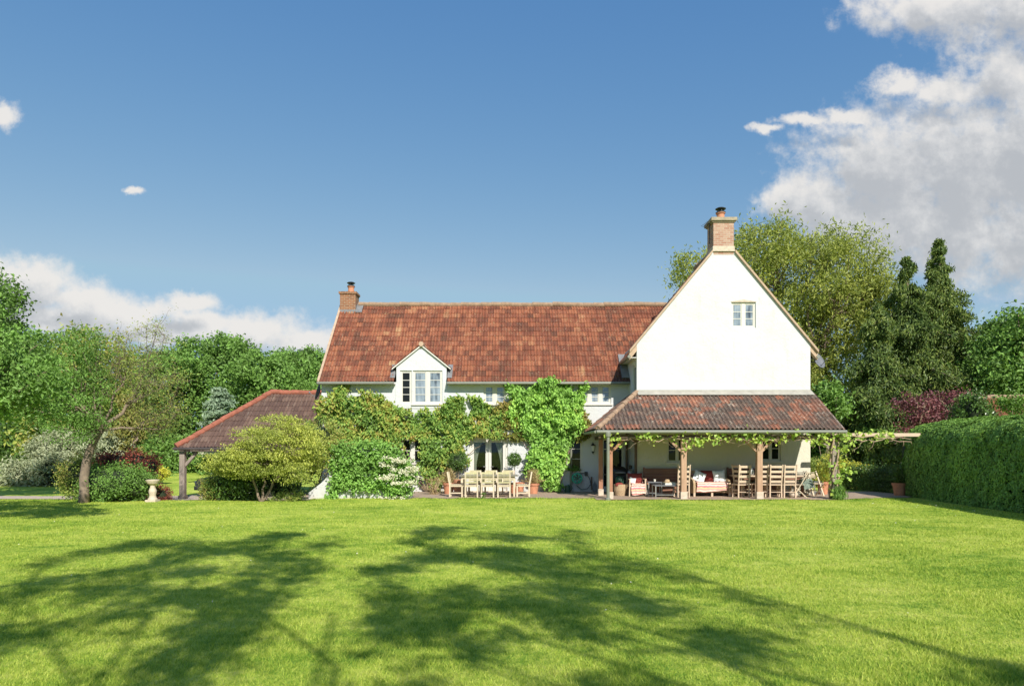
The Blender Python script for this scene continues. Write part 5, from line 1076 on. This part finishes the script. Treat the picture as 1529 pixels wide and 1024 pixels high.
mb = MB(); [mb.box(tbx0, tbx1, ty0 + k * .112, ty0 + k * .112 + .10, .755, .79) for k in range(9)]; mb.build('tabletop', 'grey_wood', t); MB().box(tbx0 + .1, tbx1 - .1, ty0 + .08, ty1 - .08, .66, .752).build('apron', 'teak', t)
for xx in (tbx0 + .12, tbx1 - .12):
    for yy in (ty0 + .1, ty1 - .1): MB().box(xx - .04, xx + .04, yy - .04, yy + .04, .022, .66).build('leg', 'teak', t)

def pot(name, label, x, y, r, h, z0=.022, plant=None, mat='pot', cat='plant pot', group=None):
    p = thing(name, label, cat, (x, y, z0), group)
    MB().lathe([(r * .68, 0), (r * .9, h * .8), (r * 1.0, h * .8), (r * 1.04, h), (r * .9, h), (r * .86, h * .9), (.01, h * .88)], x, y, 20, z0).build('pot', mat, p)
    if plant: plant(p, x, y, z0 + h)
    return p
def topiary(rad, zc, stem_r=.016):
    def f(p, x, y, z):
        MB().tube([(x, y, z - .05), (x + .01, y, (z + zc) / 2), (x, y, zc)], stem_r, 7).build('stem', 'bark', p)
        c, o = lobe_clumps([(x, y, zc, rad, rad, rad)], 70, .8); pts, oo = crown_pts(c, o, 34, rad * .36, 1.0); leaves('foliage', 'l_dark', p, pts, .06, .5, nrm=oo * .7, up=.2)
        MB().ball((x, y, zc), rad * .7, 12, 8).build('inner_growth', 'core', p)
    return f
def tuft(mat, h, spread, n, leaf=.16, W=.12, flat=1.0, up=.8):
    def f(p, x, y, z):
        d = RNG.normal(size=(n, 3)) * np.array([spread, spread, 0]); f_ = RNG.random(n); c = np.stack([x + d[:, 0] * f_, y + d[:, 1] * f_, z + h * f_ * (1 - .25 * (d[:, 0] ** 2 + d[:, 1] ** 2) / spread ** 2).clip(.2, 1)], 1)
        leaves('foliage', mat, p, c, leaf, W, t=np.stack([d[:, 0] / spread * .5, d[:, 1] / spread * .5, np.full(n, up)], 1))
    return f
pot('potted_topiary', 'round clipped topiary ball on a stem right of the french doors', X(768, 27.3), 27.3, .2, .34, plant=topiary(.24, Z(686, 27.3)), cat='potted plant')
pot('potted_topiary', 'wider topiary ball on a pale stem left of the french doors', X(684, 27.3), 27.3, .22, .36, plant=topiary(.34, Z(688, 27.3)), cat='potted plant')
pot('potted_grass', 'straw coloured grass in a terracotta pot left of the terrace table', X(670, 26.9), 26.9, .24, .42, plant=tuft('l_straw', .55, .22, 900), cat='potted plant')
pot('potted_grass', 'straw coloured grass in a terracotta pot right of the terrace table', X(796, 26.9), 26.9, .24, .40, plant=tuft('l_straw', .6, .2, 900), cat='potted plant')
pot('terracotta_pot', 'square shouldered terracotta pot behind the left end chair', X(686, 26.4), 26.4, .22, .56)
pot('terracotta_pot', 'empty terracotta pot behind the table by the right end chair', X(776, 27.2), 27.2, .2, .42)
shrub('dry_plant', 'dry brown twiggy plant below the wisteria beside the terrace', 'plant', (X(648, 26.6), 26.6, 0), lobes_px([(647, 722, 13, 18, 0, .3)], 26.6), 'l_straw', 30, 14, .2, .08, .3, stems=22, stemmat='twig')
shrub('terrace_weed', 'small green weed at the lawn edge before the middle terrace chair', 'plant', (X(722, 24.5), 24.62, 0), lobes_px([(722, 740, 3, 5, 0, .05)], 24.62), 'l_bright', 10, 14, .05, .05, stems=3)

# wall lantern
lx, lz = X(884.8, YM), Z(661, YM)
l = thing('wall_lantern', 'black coach lantern on the white wall left of the porch', 'lantern', (lx, YM - .14, lz - .45))
MB().tube([(lx, YM - .002, lz - .05), (lx, YM - .12, lz + .02), (lx, YM - .16, lz - .03)], .012, 6).lathe([(.02, 0), (.10, -.09), (.075, -.10)], lx, YM - .16, 8, lz - .02).lathe([(.06, -.34), (.05, -.37), (.01, -.45)], lx, YM - .16, 8, lz).build('bracket', 'iron', l)
MB().lathe([(.058, -.34), (.082, -.12)], lx, YM - .16, 6, lz).build('lamp_glass', 'lamp_glass', l)
# hose reel, hose, tap
hx, hzz = X(861, YM), Z(713.5, YM); hr = thing('hose_reel', 'green garden hose wound on a reel on the white wall', 'hose reel', (hx, YM - .15, hzz)); 
mb = MB()
for k in range(5):
    for q in range(2): mb.tube([(hx + (.20 - q * .025) * math.cos(a), YM - .05 - k * .04, hzz + (.20 - q * .025) * math.sin(a)) for a in np.linspace(0, 6.28, 25)], .016, 5)
mb.build('hose', 'hose', hr, smooth=True)
MB().tube([(hx, YM - .01, hzz), (hx, YM - .24, hzz)], .07, 12).lathe([(.0, 0)], 0, 0, 3) if False else None
MB().tube([(hx, YM - .01, hzz), (hx, YM - .24, hzz)], .075, 12).build('hub', 'dark_green', hr)
for k in range(6): a = k * math.pi / 3; MB().bar((hx + .07 * math.cos(a), YM - .235, hzz + .07 * math.sin(a)), (hx + .22 * math.cos(a), YM - .235, hzz + .22 * math.sin(a)), .035, .02, (0, 1, 0)).build('spoke', 'hose', hr)
tx = X(875, YM); tp = thing('wall_tap', 'grey tap box on the wall with a thin pipe looping down', 'tap', (tx, YM - .05, Z(707, YM))); MB().box(tx - .06, tx + .06, YM - .11, YM - .002, Z(710, YM), Z(704, YM)).build('box', 'iron', tp, bevel=.01)
MB().tube([(hx + .05, YM - .06, Z(706, YM)), (tx, YM - .08, Z(706.5, YM)), (X(880, YM), YM - .1, Z(714, YM)), (X(882, YM), YM - .1, Z(722, YM)), (X(877, YM), YM - .1, Z(729, YM)), (X(868, YM), YM - .1, Z(730.5, YM)), (hx - .02, YM - .1, Z(724, YM))], .014, 6).build('pipe', 'iron', tp)
MB().bar((X(883, YM), YM - .05, .1), (X(883, YM), YM - .05, .62), .045, .045).build('standpipe', 'oak_dark', tp)
tag(MB().prism([(X(885, YM), YM - .08, .03), (X(890.5, YM), YM - .08, .03), (X(890.5, YM), YM - .06, .28), (X(888, YM), YM - .05, .45), (X(885.2, YM), YM - .06, .28)], (0, .04, 0)).build('slate', 'dish'), 'grey pointed slate leaning on the wall below the lantern', 'slate')
cx_ = X(847.5, 27.6); wc = thing('watering_can', 'dark green watering can standing under the creeper by the kitchen window', 'watering can', (cx_, 27.6, .022)); MB().lathe([(.11, 0), (.11, .26), (.08, .29)], cx_, 27.6, 14, .022).build('body', 'dark_green', wc); MB().tube([(cx_ - .1, 27.6, .06), (cx_ - .24, 27.6, .26), (cx_ - .28, 27.6, .31)], .018, 6).build('spout', 'dark_green', wc); MB().tube([(cx_ + .1, 27.6, .08), (cx_ + .2, 27.6, .2), (cx_ + .1, 27.6, .34), (cx_ - .04, 27.6, .3)], .012, 6).build('handle', 'dark_green', wc)
shrub('sill_plant', 'low green plant growing on the kitchen window sill above the hose reel', 'plant', (X(858, 28), 28.06, .85), lobes_px([(857, 700, 9, 4, 0, .12)], 28.05), 'l_mid', 26, 26, .08, .06, stems=3)

# --- porch
GP = .022
def barbecue(x, y):
    b = thing('barbecue', 'black kettle lidded barbecue in the dark corner of the porch', 'barbecue', (x, y, GP)); MB().box(x - .28, x + .28, y - .22, y + .22, .55, .82).build('firebox', 'black', b, bevel=.02); MB().ball((x, y, .84), (.32, .25, .24), 16, 10, .8).build('lid', 'black', b, smooth=True); MB().bar((x - .2, y - .28, .84), (x + .2, y - .28, .84), .025, .025).build('handle', 'metal', b)
    for sx in (-.24, .24):
        for sy in (-.18, .18): MB().box(x + sx - .02, x + sx + .02, y + sy - .02, y + sy + .02, GP, .55).build('leg', 'black', b)
    MB().box(x - .62, x - .29, y - .2, y + .2, .74, .77).build('side_shelf', 'iron', b)
barbecue(X(925, 26.9), 27.0)
bk_ = thing('log_basket', 'round wicker basket with a red and green bag inside beside the barbecue', 'basket', (X(926.5, 25.9), 25.9, GP)); MB().lathe([(.20, 0), (.25, .2), (.26, .42), (.235, .42), (.22, .3), (.01, .28)], X(926.5, 25.9), 25.9, 20, GP).build('basket', 'wicker', bk_)
tag(MB().ball((X(925, 25.9), 25.9, .55), (.16, .14, .2), 10, 8, .8).build('feed_bag', 'dark_green'), 'crumpled dark green bag standing in the wicker basket', 'bag')
tag(MB().ball((X(925, 25.7), 25.72, .43), (.15, .05, .08), 10, 8, .8).build('red_cloth', 'red_cloth'), 'red cloth hanging over the rim of the wicker basket', 'cloth')
cp_ = thing('gas_bottle', 'grey gas canister with a dark valve behind the barbecue', 'gas bottle', (X(942, 26.7), 26.8, GP)); MB().lathe([(.12, 0), (.13, .05), (.13, .5), (.1, .6), (.03, .65)], X(942, 26.7), 26.8, 16, GP + .3).build('body', 'metal', cp_, smooth=True); MB().lathe([(.05, 0), (.07, .02), (.07, .12), (.03, .14)], X(942, 26.7), 26.8, 12, GP + .96).build('valve', 'black', cp_); MB().box(X(942, 26.7) - .16, X(942, 26.7) + .16, 26.64, 26.96, GP, GP + .3).build('crate_stand', 'oak_dark', cp_)

def cushion(name, label, c, w_, h_, th, mat, rot=(0, 0, 0)):
    m = MB(); n = 12; vs = []; fs = []
    for s in (-1, 1):
        for i in range(n + 1):
            for j in range(n + 1):
                u, v = 2 * i / n - 1, 2 * j / n - 1; b = ((1 - u ** 4) * (1 - v ** 4)) ** .5; pin = 1 - .10 * (1 - abs(u)) * abs(v) ** 3 - .0
                vs.append((u * w_ / 2 * (1 - .07 * (1 - v * v)), s * th / 2 * b, v * h_ / 2 * (1 - .07 * (1 - u * u))))
    for s in range(2):
        for i in range(n):
            for j in range(n):
                a = s * (n + 1) ** 2 + i * (n + 1) + j; q = (a, a + n + 1, a + n + 2, a + 1); fs.append(q if s else q[::-1])
    m.add(vs, fs); o = m.build(name, mat, None, smooth=True); o.location = c; o.rotation_euler = rot; return tag(o, label, 'cushion')
def blanket(name, label, prof, x0, x1, mat='throw', seed=3, cat='blanket'):
    """cloth sheet following a (y,z) profile with soft folds"""
    rg = np.random.default_rng(seed); P_ = np.array(prof, float); d = np.r_[0, np.cumsum(np.hypot(*np.diff(P_, axis=0).T))]; s = np.linspace(0, d[-1], 46); py = np.interp(s, d, P_[:, 0]); pz = np.interp(s, d, P_[:, 1]); nx = 30; ph = rg.random(4) * 6; vs = []; fs = []
    for i in range(46):
        for j in range(nx + 1):
            u = j / nx; f = .014 * math.sin(u * 13 + ph[0] + i * .09) + .008 * math.sin(u * 29 + ph[1] - i * .15); vs.append((x0 + (x1 - x0) * u + .02 * math.sin(i * .3 + ph[2]), py[i] - abs(f) - .004, pz[i] + abs(f) * .6 + .012 + (-.05 * math.sin(u * 3.1 + 1) * (i > 40) * (i - 40) / 6)))
    for i in range(45):
        for j in range(nx): a = i * (nx + 1) + j; fs.append((a, a + 1, a + nx + 2, a + nx + 1))
    o = MB().add(vs, fs).build(name, mat, None, smooth=True); m_ = o.modifiers.new('thick', 'SOLIDIFY'); m_.thickness = .008; return tag(o, label, cat)
# armchair with throw and red cushion
ax, ay = X(951, 25.6), 25.45
ac = thing('wooden_armchair', 'pale wooden armchair draped with a striped throw at the left of the porch', 'armchair', (ax, ay, GP))
for s in (-1, 1):
    MB().bar((ax + s * .30, ay, GP), (ax + s * .28, ay, .64), .045, .05).build('leg', 'pale_wood', ac); MB().bar((ax + s * .30, ay + .55, GP), (ax + s * .28, ay + .68, .80), .045, .05).build('leg', 'pale_wood', ac); MB().bar((ax + s * .29, ay - .03, .64), (ax + s * .28, ay + .6, .64), .06, .03).build('armrest', 'pale_wood', ac)
MB().box(ax - .28, ax + .28, ay, ay + .58, .36, .44).build('seat', 'pale_wood', ac); mb = MB(); [mb.bar((ax - .27, ay + .58 + k * .025, .5 + k * .07), (ax + .27, ay + .58 + k * .025, .5 + k * .07), .03, .05, (0, 0, 1)) for k in range(5)]; mb.build('backrest', 'pale_wood', ac)
blanket('throw', 'pink and cream striped throw hanging over the wooden armchair', [(ay + .62, .72), (ay + .52, .52), (ay + .42, .455), (ay + .02, .455), (ay - .05, .40), (ay - .07, .08)], ax - .23, ax + .27, seed=4)
cushion('cushion', 'dark red cushion leaning on the armchair back', (ax - .02, ay + .46, .66), .56, .40, .16, 'red_cloth', (R(-14), 0, 0)); cushion('cushion', 'small pinkish cushion on the left of the armchair seat', (ax - .14, ay + .26, .58), .24, .22, .10, 'white_cloth', (R(-20), R(12), 0))
# settles against the wall
def settle(x0, x1, y, label):
    s = thing('settle_bench', label, 'bench', ((x0 + x1) / 2, y, GP)); MB().box(x0, x1, y - .25, y + .15, .38, .43).build('seat', 'brown_wood', s); m = MB()
    for k in range(4): m.box(x0 + .04, x1 - .04, y + .16, y + .19, .52 + k * .115, .52 + k * .115 + .108)
    m.box(x0, x1, y + .155, y + .20, .975, 1.02); m.build('backrest', 'brown_wood', s); MB().box(x0 + .03, x1 - .03, y - .22, y - .19, .1, .375).build('front_panel', 'brown_wood', s)
    for xx in (x0, x1 - .06): MB().box(xx, xx + .06, y + .15, y + .21, GP, 1.06).build('leg', 'brown_wood', s); MB().box(xx, xx + .06, y - .25, y - .19, GP, .66).build('leg', 'brown_wood', s); MB().box(xx, xx + .06, y - .26, y + .15, .66, .70).build('armrest', 'brown_wood', s)
settle(X(962, 26), X(1016, 26), 26.05, 'brown panelled settle against the porch wall behind the metal coffee table'); settle(X(1088, 26.1), X(1166, 26.1), 26.15, 'long brown settle along the wall behind the porch dining table')
# coffee tables
def metal_table(x0, x1, y0, y1, h, label, name='coffee_table'):
    t = thing(name, label, 'table', ((x0 + x1) / 2, (y0 + y1) / 2, GP)); MB().box(x0, x1, y0, y1, h - .03, h).build('tabletop', 'dish', t)
    for xx in (x0 + .03, x1 - .03):
        for yy in (y0 + .03, y1 - .03): MB().box(xx - .016, xx + .016, yy - .016, yy + .016, GP, h - .033).build('leg', 'metal', t)
    [MB().box(x0 + .05, x1 - .05, a, a + .02, .12, .14).build('stretcher', 'metal', t) for a in (y0 + .02, y1 - .04)]; return t
metal_table(X(976, 24.8), X(1010, 24.8), 24.55, 25.2, .47, 'grey metal framed coffee table between the armchair and the porch post'); metal_table(X(968, 25.3), X(990, 25.3), 25.35, 25.75, .55, 'slightly taller grey side table behind the metal coffee table', 'side_table')
bx_ = X(999, 24.9); tag(MB().box(bx_ - .17, bx_ + .2, 24.75, 25.1, .471, .535).box(bx_ - .14, bx_ + .18, 24.78, 25.08, .538, .56).build('books', 'paper', bevel=.006), 'cream stack of books on the metal coffee table', 'books')
hb = thing('sun_hat', 'pale straw hat resting on the books on the coffee table', 'hat', (bx_ - .06, 24.9, .56)); MB().lathe([(.17, .005), (.17, .012), (.09, .02), (.085, .08), (.05, .105), (.005, .11)], bx_ - .06, 24.92, 18, .56).build('hat', 'wicker', hb, smooth=True)
cu = X(978, 25.5); tag(MB().lathe([(.03, 0), (.045, .09), (.04, .09), (.025, .01)], cu, 25.55, 14, .551).build('mug', 'paper'), 'small pale mug on the grey side table', 'mug')
for nm, px_ in (('flower_pot', 966), ):
    pot('terracotta_pot', 'small terracotta pot on the brown settle seat at its left end', X(967, 25.9), 25.95, .08, .12, .431, tuft('l_purple', .12, .08, 60, .06, .4))
# ladderback chairs
def ladder_chair(mat='pale_wood'):
    r = local_thing('ladderback_chair', 'x', 'chair', 'ladderback chairs on the porch'); W, Dp, sh, bh = .45, .42, .46, 1.17
    for s in (-1, 1):
        MB().bar((s * (W / 2 - .02), 0, 0), (s * (W / 2 - .025), .0, sh), .045, .045).bar((s * (W / 2 - .025), 0, sh), (s * (W / 2 - .01), -.09, bh), .045, .04, (1, 0, 0)).build('leg', mat, r); MB().bar((s * (W / 2 - .01), Dp, 0), (s * (W / 2 - .01), Dp, sh + .01), .042, .042).build('leg', mat, r)
        for zz in (.15, .27): MB().bar((s * (W / 2 - .015), .02, zz), (s * (W / 2 - .01), Dp - .02, zz), .022, .03).build('stretcher', mat, r)
    MB().bar((-W / 2 + .03, 0, .2), (W / 2 - .03, 0, .2), .03, .022).build('stretcher', mat, r); MB().bar((-W / 2 + .03, Dp, .24), (W / 2 - .03, Dp, .24), .03, .022).build('stretcher', mat, r)
    MB().box(-W / 2 - .01, W / 2 + .01, -.01, Dp + .03, sh - .025, sh + .015).build('seat', mat, r, bevel=.01)
    for k in range(4): z = sh + .11 + k * .175; f = (z - sh) / (bh - sh); MB().bar((-W / 2 + .03, -.09 * f, z), (W / 2 - .03, -.09 * f, z), .085, .018, (0, 1, 0)).build('back_slat', mat, r)
    return r
lc0 = ladder_chair()
lsp = [(X(1157.5, 24.8), 24.75, 0, 'pale ladderback chair in the middle of the three right of the porch post'), (X(1178.5, 24.8), 24.75, R(2), 'pale ladderback chair at the right end of the row before the porch table'), (X(1137, 24.9), 24.9, R(-3), 'pale ladderback chair partly hidden behind the right hand porch post'), (X(1110.5, 24.75), 24.75, R(10), 'pale ladderback chair standing alone left of the right hand porch post'), (X(1018.5, 25.1), 24.9, R(4), 'ladderback chair hidden behind the middle porch post'), (X(1102, 25.2), 25.2, R(-70), 'pale chair turned sideways at the left end of the porch table')]
for i, (x, y, rz, lb) in enumerate(lsp):
    if i == 0: lc0.location = (x, y, GP); lc0.rotation_euler = (0, 0, rz); lc0['label'] = lb
    else: dup(lc0, (x, y, GP), rz, lb)
# porch dining table
x0, x1 = X(1094, 25.5), X(1200, 25.5); t = thing('dining_table', 'long brown wooden dining table under the porch behind the ladderback chairs', 'table', ((x0 + x1) / 2, 25.5, GP)); MB().box(x0, x1, 25.15, 25.95, .74, .79).build('tabletop', 'pale_wood', t, bevel=.008); MB().box(x0 + .12, x1 - .12, 25.22, 25.88, .64, .738).build('apron', 'brown_wood', t)
for xx in (x0 + .15, x1 - .15):
    for yy in (25.25, 25.85): MB().box(xx - .045, xx + .045, yy - .045, yy + .045, GP, .64).build('leg', 'brown_wood', t)
gx_ = X(1122, 25.4); tag(MB().lathe([(.06, 0), (.09, .06), (.085, .18), (.05, .23), (.055, .27), (.045, .27), (.04, .22), (.07, .16), (.01, .03)], gx_, 25.4, 18, .791).build('glass_jar', 'lamp_glass', smooth=True), 'white glass jar on the left part of the porch dining table', 'jar')
tag(MB().lathe([(.03, 0), (.035, .14), (.012, .19), (.012, .26)], X(1116, 25.5), 25.6, 12, .791).build('bottle', 'dark_green', smooth=True), 'dark bottle beside the white glass jar on the table', 'bottle')
tag(MB().lathe([(.07, 0), (.14, .06), (.15, .08), (.13, .08), (.06, .015)], X(1168, 25.5), 25.5, 18, .791).build('bowl', 'red_cloth', smooth=True), 'reddish bowl on the table behind the ladderback chairs', 'bowl')
# sofa
sx0, sx1, sy = X(1033, 25.7), X(1085, 25.7), 25.35
so = thing('wicker_sofa', 'wicker sofa covered by a striped pink throw under the porch', 'sofa', ((sx0 + sx1) / 2, sy, GP))
MB().box(sx0 + .05, sx1 - .05, sy + .02, sy + .72, .16, .40).build('base', 'wicker', so, bevel=.02); MB().box(sx0 + .08, sx1 - .08, sy + .06, sy + .62, .405, .50).build('seat_pad', 'throw', so, bevel=.03)
MB().prism([(sx0 + .02, sy + .60, .405), (sx0 + .02, sy + .74, .405), (sx0 + .02, sy + .86, .92), (sx0 + .02, sy + .76, .95)], (sx1 - sx0 - .04, 0, 0)).build('backrest', 'wicker', so, bevel=.02)
for s, xx in ((-1, sx0), (1, sx1)):
    pr = [(sy - .02, .12), (sy - .02, .50), (sy + .06, .60), (sy + .22, .64), (sy + .45, .70), (sy + .64, .84), (sy + .80, .92), (sy + .74, .12)]; MB().prism([(xx - .04, a, b_) for a, b_ in pr], (.085, 0, 0)).build('armrest', 'wicker', so, bevel=.015)
for xx in (sx0, (sx0 + sx1) / 2, sx1):
    for yy in (sy, sy + .7): MB().box(xx - .035, xx + .035, yy - .03, yy + .03, GP, .158).build('leg', 'pale_wood', so)
blanket('throw', 'pink striped throw spread over the seat and front of the wicker sofa', [(sy + .78, .88), (sy + .62, .58), (sy + .5, .512), (sy + .03, .512), (sy - .035, .45), (sy - .045, .20)], sx0 + .08, sx1 - .08, seed=9)
cushion('cushion', 'pale blue and white cushion propped at the left end of the wicker sofa', (sx0 + .28, sy + .36, .72), .46, .44, .15, 'white_cloth', (R(-22), R(24), 0)); cushion('cushion', 'pale blue and white square cushion at the right end of the wicker sofa', (sx1 - .26, sy + .40, .74), .46, .46, .15, 'white_cloth', (R(-18), R(-4), 0)); cushion('cushion', 'dark red cushion in the middle of the wicker sofa', ((sx0 + sx1) / 2 - .02, sy + .50, .75), .48, .42, .14, 'red_cloth', (R(-16), 0, 0))
# folding chairs at the right
def folding(mat, label, loc, rz, coat=False):
    r = thing('folding_chair', label, 'chair', (0, 0, 0), 'folding wooden chairs at the porch end')
    for s in (-1, 1): MB().bar((s * .20, .40, 0), (s * .20, -.10, .90), .03, .045, (1, 0, 0)).build('leg', mat, r); MB().bar((s * .175, -.05, 0), (s * .175, .42, .46), .028, .04, (1, 0, 0)).build('leg', mat, r)
    m = MB(); [m.box(-.2, .2, .02 + k * .058, .065 + k * .058, .445, .463) for k in range(7)]; m.build('seat', mat, r); m = MB(); [m.bar((-.185, -.035 - k * .028, .78 - .34 + .0 + k * .05 + .2), (.185, -.035 - k * .028, .64 + k * .05), .035, .014, (0, 1, 0)) for k in range(5)]; m.build('backrest', mat, r); MB().bar((-.19, .0, .2), (.19, .0, .2), .03, .03).build('stretcher', mat, r)
    r.location = loc; r.rotation_euler = (0, 0, rz); return r
folding('teak', 'pale folding chair angled at the right end of the porch table', (X(1203, 24.9), 25.0, GP), R(75)); folding('grey_wood', 'dark folding chair standing at the far end of the porch table near the wall', (X(1194, 26), 26.0, GP), R(180)); folding('teak', 'pale slatted folding chair behind the draped one at the porch end', (X(1213, 25.9), 25.9, GP), R(190))
ck = X(1206, 25.0); blanket('coat', 'grey green coat thrown over the angled folding chair', [(25.28, .50), (25.20, .62), (25.05, .66), (24.95, .52), (24.86, .50), (24.80, .34)], ck - .24, ck + .14, 'green_cloth', 12, 'coat')
metal_table(X(1214, 26.5), X(1226, 26.5), 26.4, 26.7, .52, 'small dark wooden stool table beside the terracotta pot', 'stool_table')
tag(MB().ball((X(1188, 24.7), 24.9, .13), (.16, .14, .13), 12, 8).build('boulder', 'stone', smooth=True), 'rounded pale stone on the paving by the end ladderback chair', 'stone')
pot('potted_grass', 'yellow green grassy plant in a large terracotta pot at the house corner', X(1229, 26.6), 26.6, .22, .48, plant=tuft('l_yellow', .78, .30, 1300, .15, .14, up=.7), cat='potted plant')
pot('potted_shrub', 'dim terracotta pot with a spiky plant in the shade of the tall hedge', X(1352, 25.6), 26.0, .26, .46, plant=tuft('l_dark', .8, .24, 700, .16, .2, up=.5), cat='potted plant')
# pergola beam
pb = thing('pergola', 'pale wooden pergola beam reaching from the porch to the tall hedge', 'pergola', (X(1345, 25), 24.9, 0)); MB().box(11.46, 15.2, 24.95, 25.07, Z(651.5, 25), Z(646.5, 25)).build('beam', 'pale_wood', pb); MB().box(15.02, 15.14, 24.94, 25.08, 0, Z(651.5, 25) - .002).build('post', 'oak_grey', pb)
# grape vine along the porch edge
vn = thing('grape_vine', 'lime leaved grape vine twining up the right porch post and along the eaves', 'climbing plant', (11.2, 24.15, 0)); mb = MB(); C = []
for k, (a0, r_) in enumerate(((0, .055), (2.2, .045), (4.2, .035))):
    pts_ = [(11.2 + (.13 + .02 * k) * math.cos(a0 + z * 2.1) + .03 * RNG.normal() * .5, 24.22 + .13 * math.sin(a0 + z * 2.1), z) for z in np.linspace(0, 2.15, 14)]; mb.tube(pts_, [r_ * (1 - .5 * i / 13) for i in range(14)], 7)
zs = 2.12
for (a, b_) in ((11.2, 9.0), (9.0, 6.2), (6.2, 3.5), (11.2, 8.8), (9.2, 6.4), (11.3, 14.3)):
    for rep in range(2):
        q = limb(mb, (a, 24.12, zs + RNG.normal() * .05), (b_, 24.10 if b_ < 12 else 24.95, zs + RNG.normal() * .06 + (.0)), .022, .012, .05, 12, n=5)
        for s in q[1:]:
            if RNG.random() < .6: limb(mb, s, s + Vector((RNG.normal() * .25, RNG.normal() * .1, RNG.normal() * .12 - .06)), .009, .004, .15, 4, n=4)
for (a, py_) in [(905, 652), (920, 657), (918, 653), (966, 652), (985, 654), (975, 651), (1012, 651), (1020, 656), (1030, 664), (1038, 660), (1050, 656), (1045, 662), (1072, 654), (1080, 652), (1092, 651), (1116, 648), (1122, 652), (1132, 658), (1128, 652), (1140, 652), (1166, 656), (1170, 650), (1186, 648), (1188, 653), (1205, 653), (1222, 653), (1230, 650), (1236, 648), (1244, 672), (1250, 655), (1262, 650), (1262, 672), (1266, 668), (1240, 698), (1256, 690), (1262, 700), (1240, 715), (1250, 718), (1262, 708), (1256, 650), (1270, 652), (1285, 650), (1300, 650), (1310, 652), (1320, 648), (1325, 655), (1330, 650), (1246, 735), (1228, 660), (1215, 655), (1060, 658), (1105, 652), (1150, 656), (955, 652)]:
    D = 24.0 if a < 1240 else (24.1 if a < 1275 else 24.9); C.append((X(a, D), D + RNG.normal() * .08, Z(py_, D)))
mb.build('stems', 'bark_pale', vn, smooth=True); C = np.array(C); pts, o = crown_pts(C, C, 15, .22, .8); leaves('foliage', 'l_grape', vn, pts, .13, .85, t=(0, -.1, -.3), nrm=(0, -.6, .4))
shrub('grass_tuft', 'uncut grass tuft at the foot of the vine covered post', 'plant', (X(1252, 24), 23.95, 0), lobes_px([(1252, 737, 9, 9, 0, .2)], 23.95), 'l_bright', 40, 24, .12, .16, .1, t=(0, 0, 1.2), stems=4)
# car under the carport
def car():
    x0, yc, z0 = -13.95, 31.4, GZ + .02; c = thing('parked_car', 'dark car parked under the carport behind the shrubs', 'car', (x0 + 2, yc, z0))
    pr = [(0, .35), (.02, .62), (.15, .78), (1.05, .92), (1.75, 1.40), (3.1, 1.45), (3.8, 1.0), (4.2, .92), (4.25, .4), (4.1, .25), (.15, .25)]
    MB().prism([(x0 + a, yc - .85, z0 + b_) for a, b_ in pr], (0, 1.7, 0)).build('body', 'car', c, bevel=.07)
    MB().prism([(x0 + a, yc - .855, z0 + b_) for a, b_ in ((1.2, .96), (1.78, 1.33), (3.05, 1.38), (3.6, 1.0))], (0, -.006, 0)).build('side_window', 'glass_dark', c)
    MB().prism([(x0 + 1.08, yc - .7, z0 + .965), (x0 + 1.08, yc + .7, z0 + .965), (x0 + 1.68, yc + .62, z0 + 1.365), (x0 + 1.68, yc - .62, z0 + 1.365)], (-.02, 0, .012)).build('windscreen', 'glass_dark', c); MB().box(x0 - .035, x0 + .1, yc - .8, yc + .8, z0 + .28, z0 + .46).build('bumper', 'black', c, bevel=.03)
    for s in (-1, 1): MB().box(x0 - .02, x0 + .1, yc + s * .62 - .14, yc + s * .62 + .14, z0 + .56, z0 + .68).build('headlight', 'lamp_glass', c, bevel=.02)
    for xx in (.8, 3.4):
        for s in (-1, 1):
            yy = yc + s * .80; wv = MB().tube([(x0 + xx, yy - .1, z0 + .31), (x0 + xx, yy + .1, z0 + .31)], .32, 24).build('wheel', 'black', c); MB().tube([(x0 + xx, yy + s * .09, z0 + .31), (x0 + xx, yy + s * .112, z0 + .31)], .2, 20).build('rim', 'metal', wv)
car()
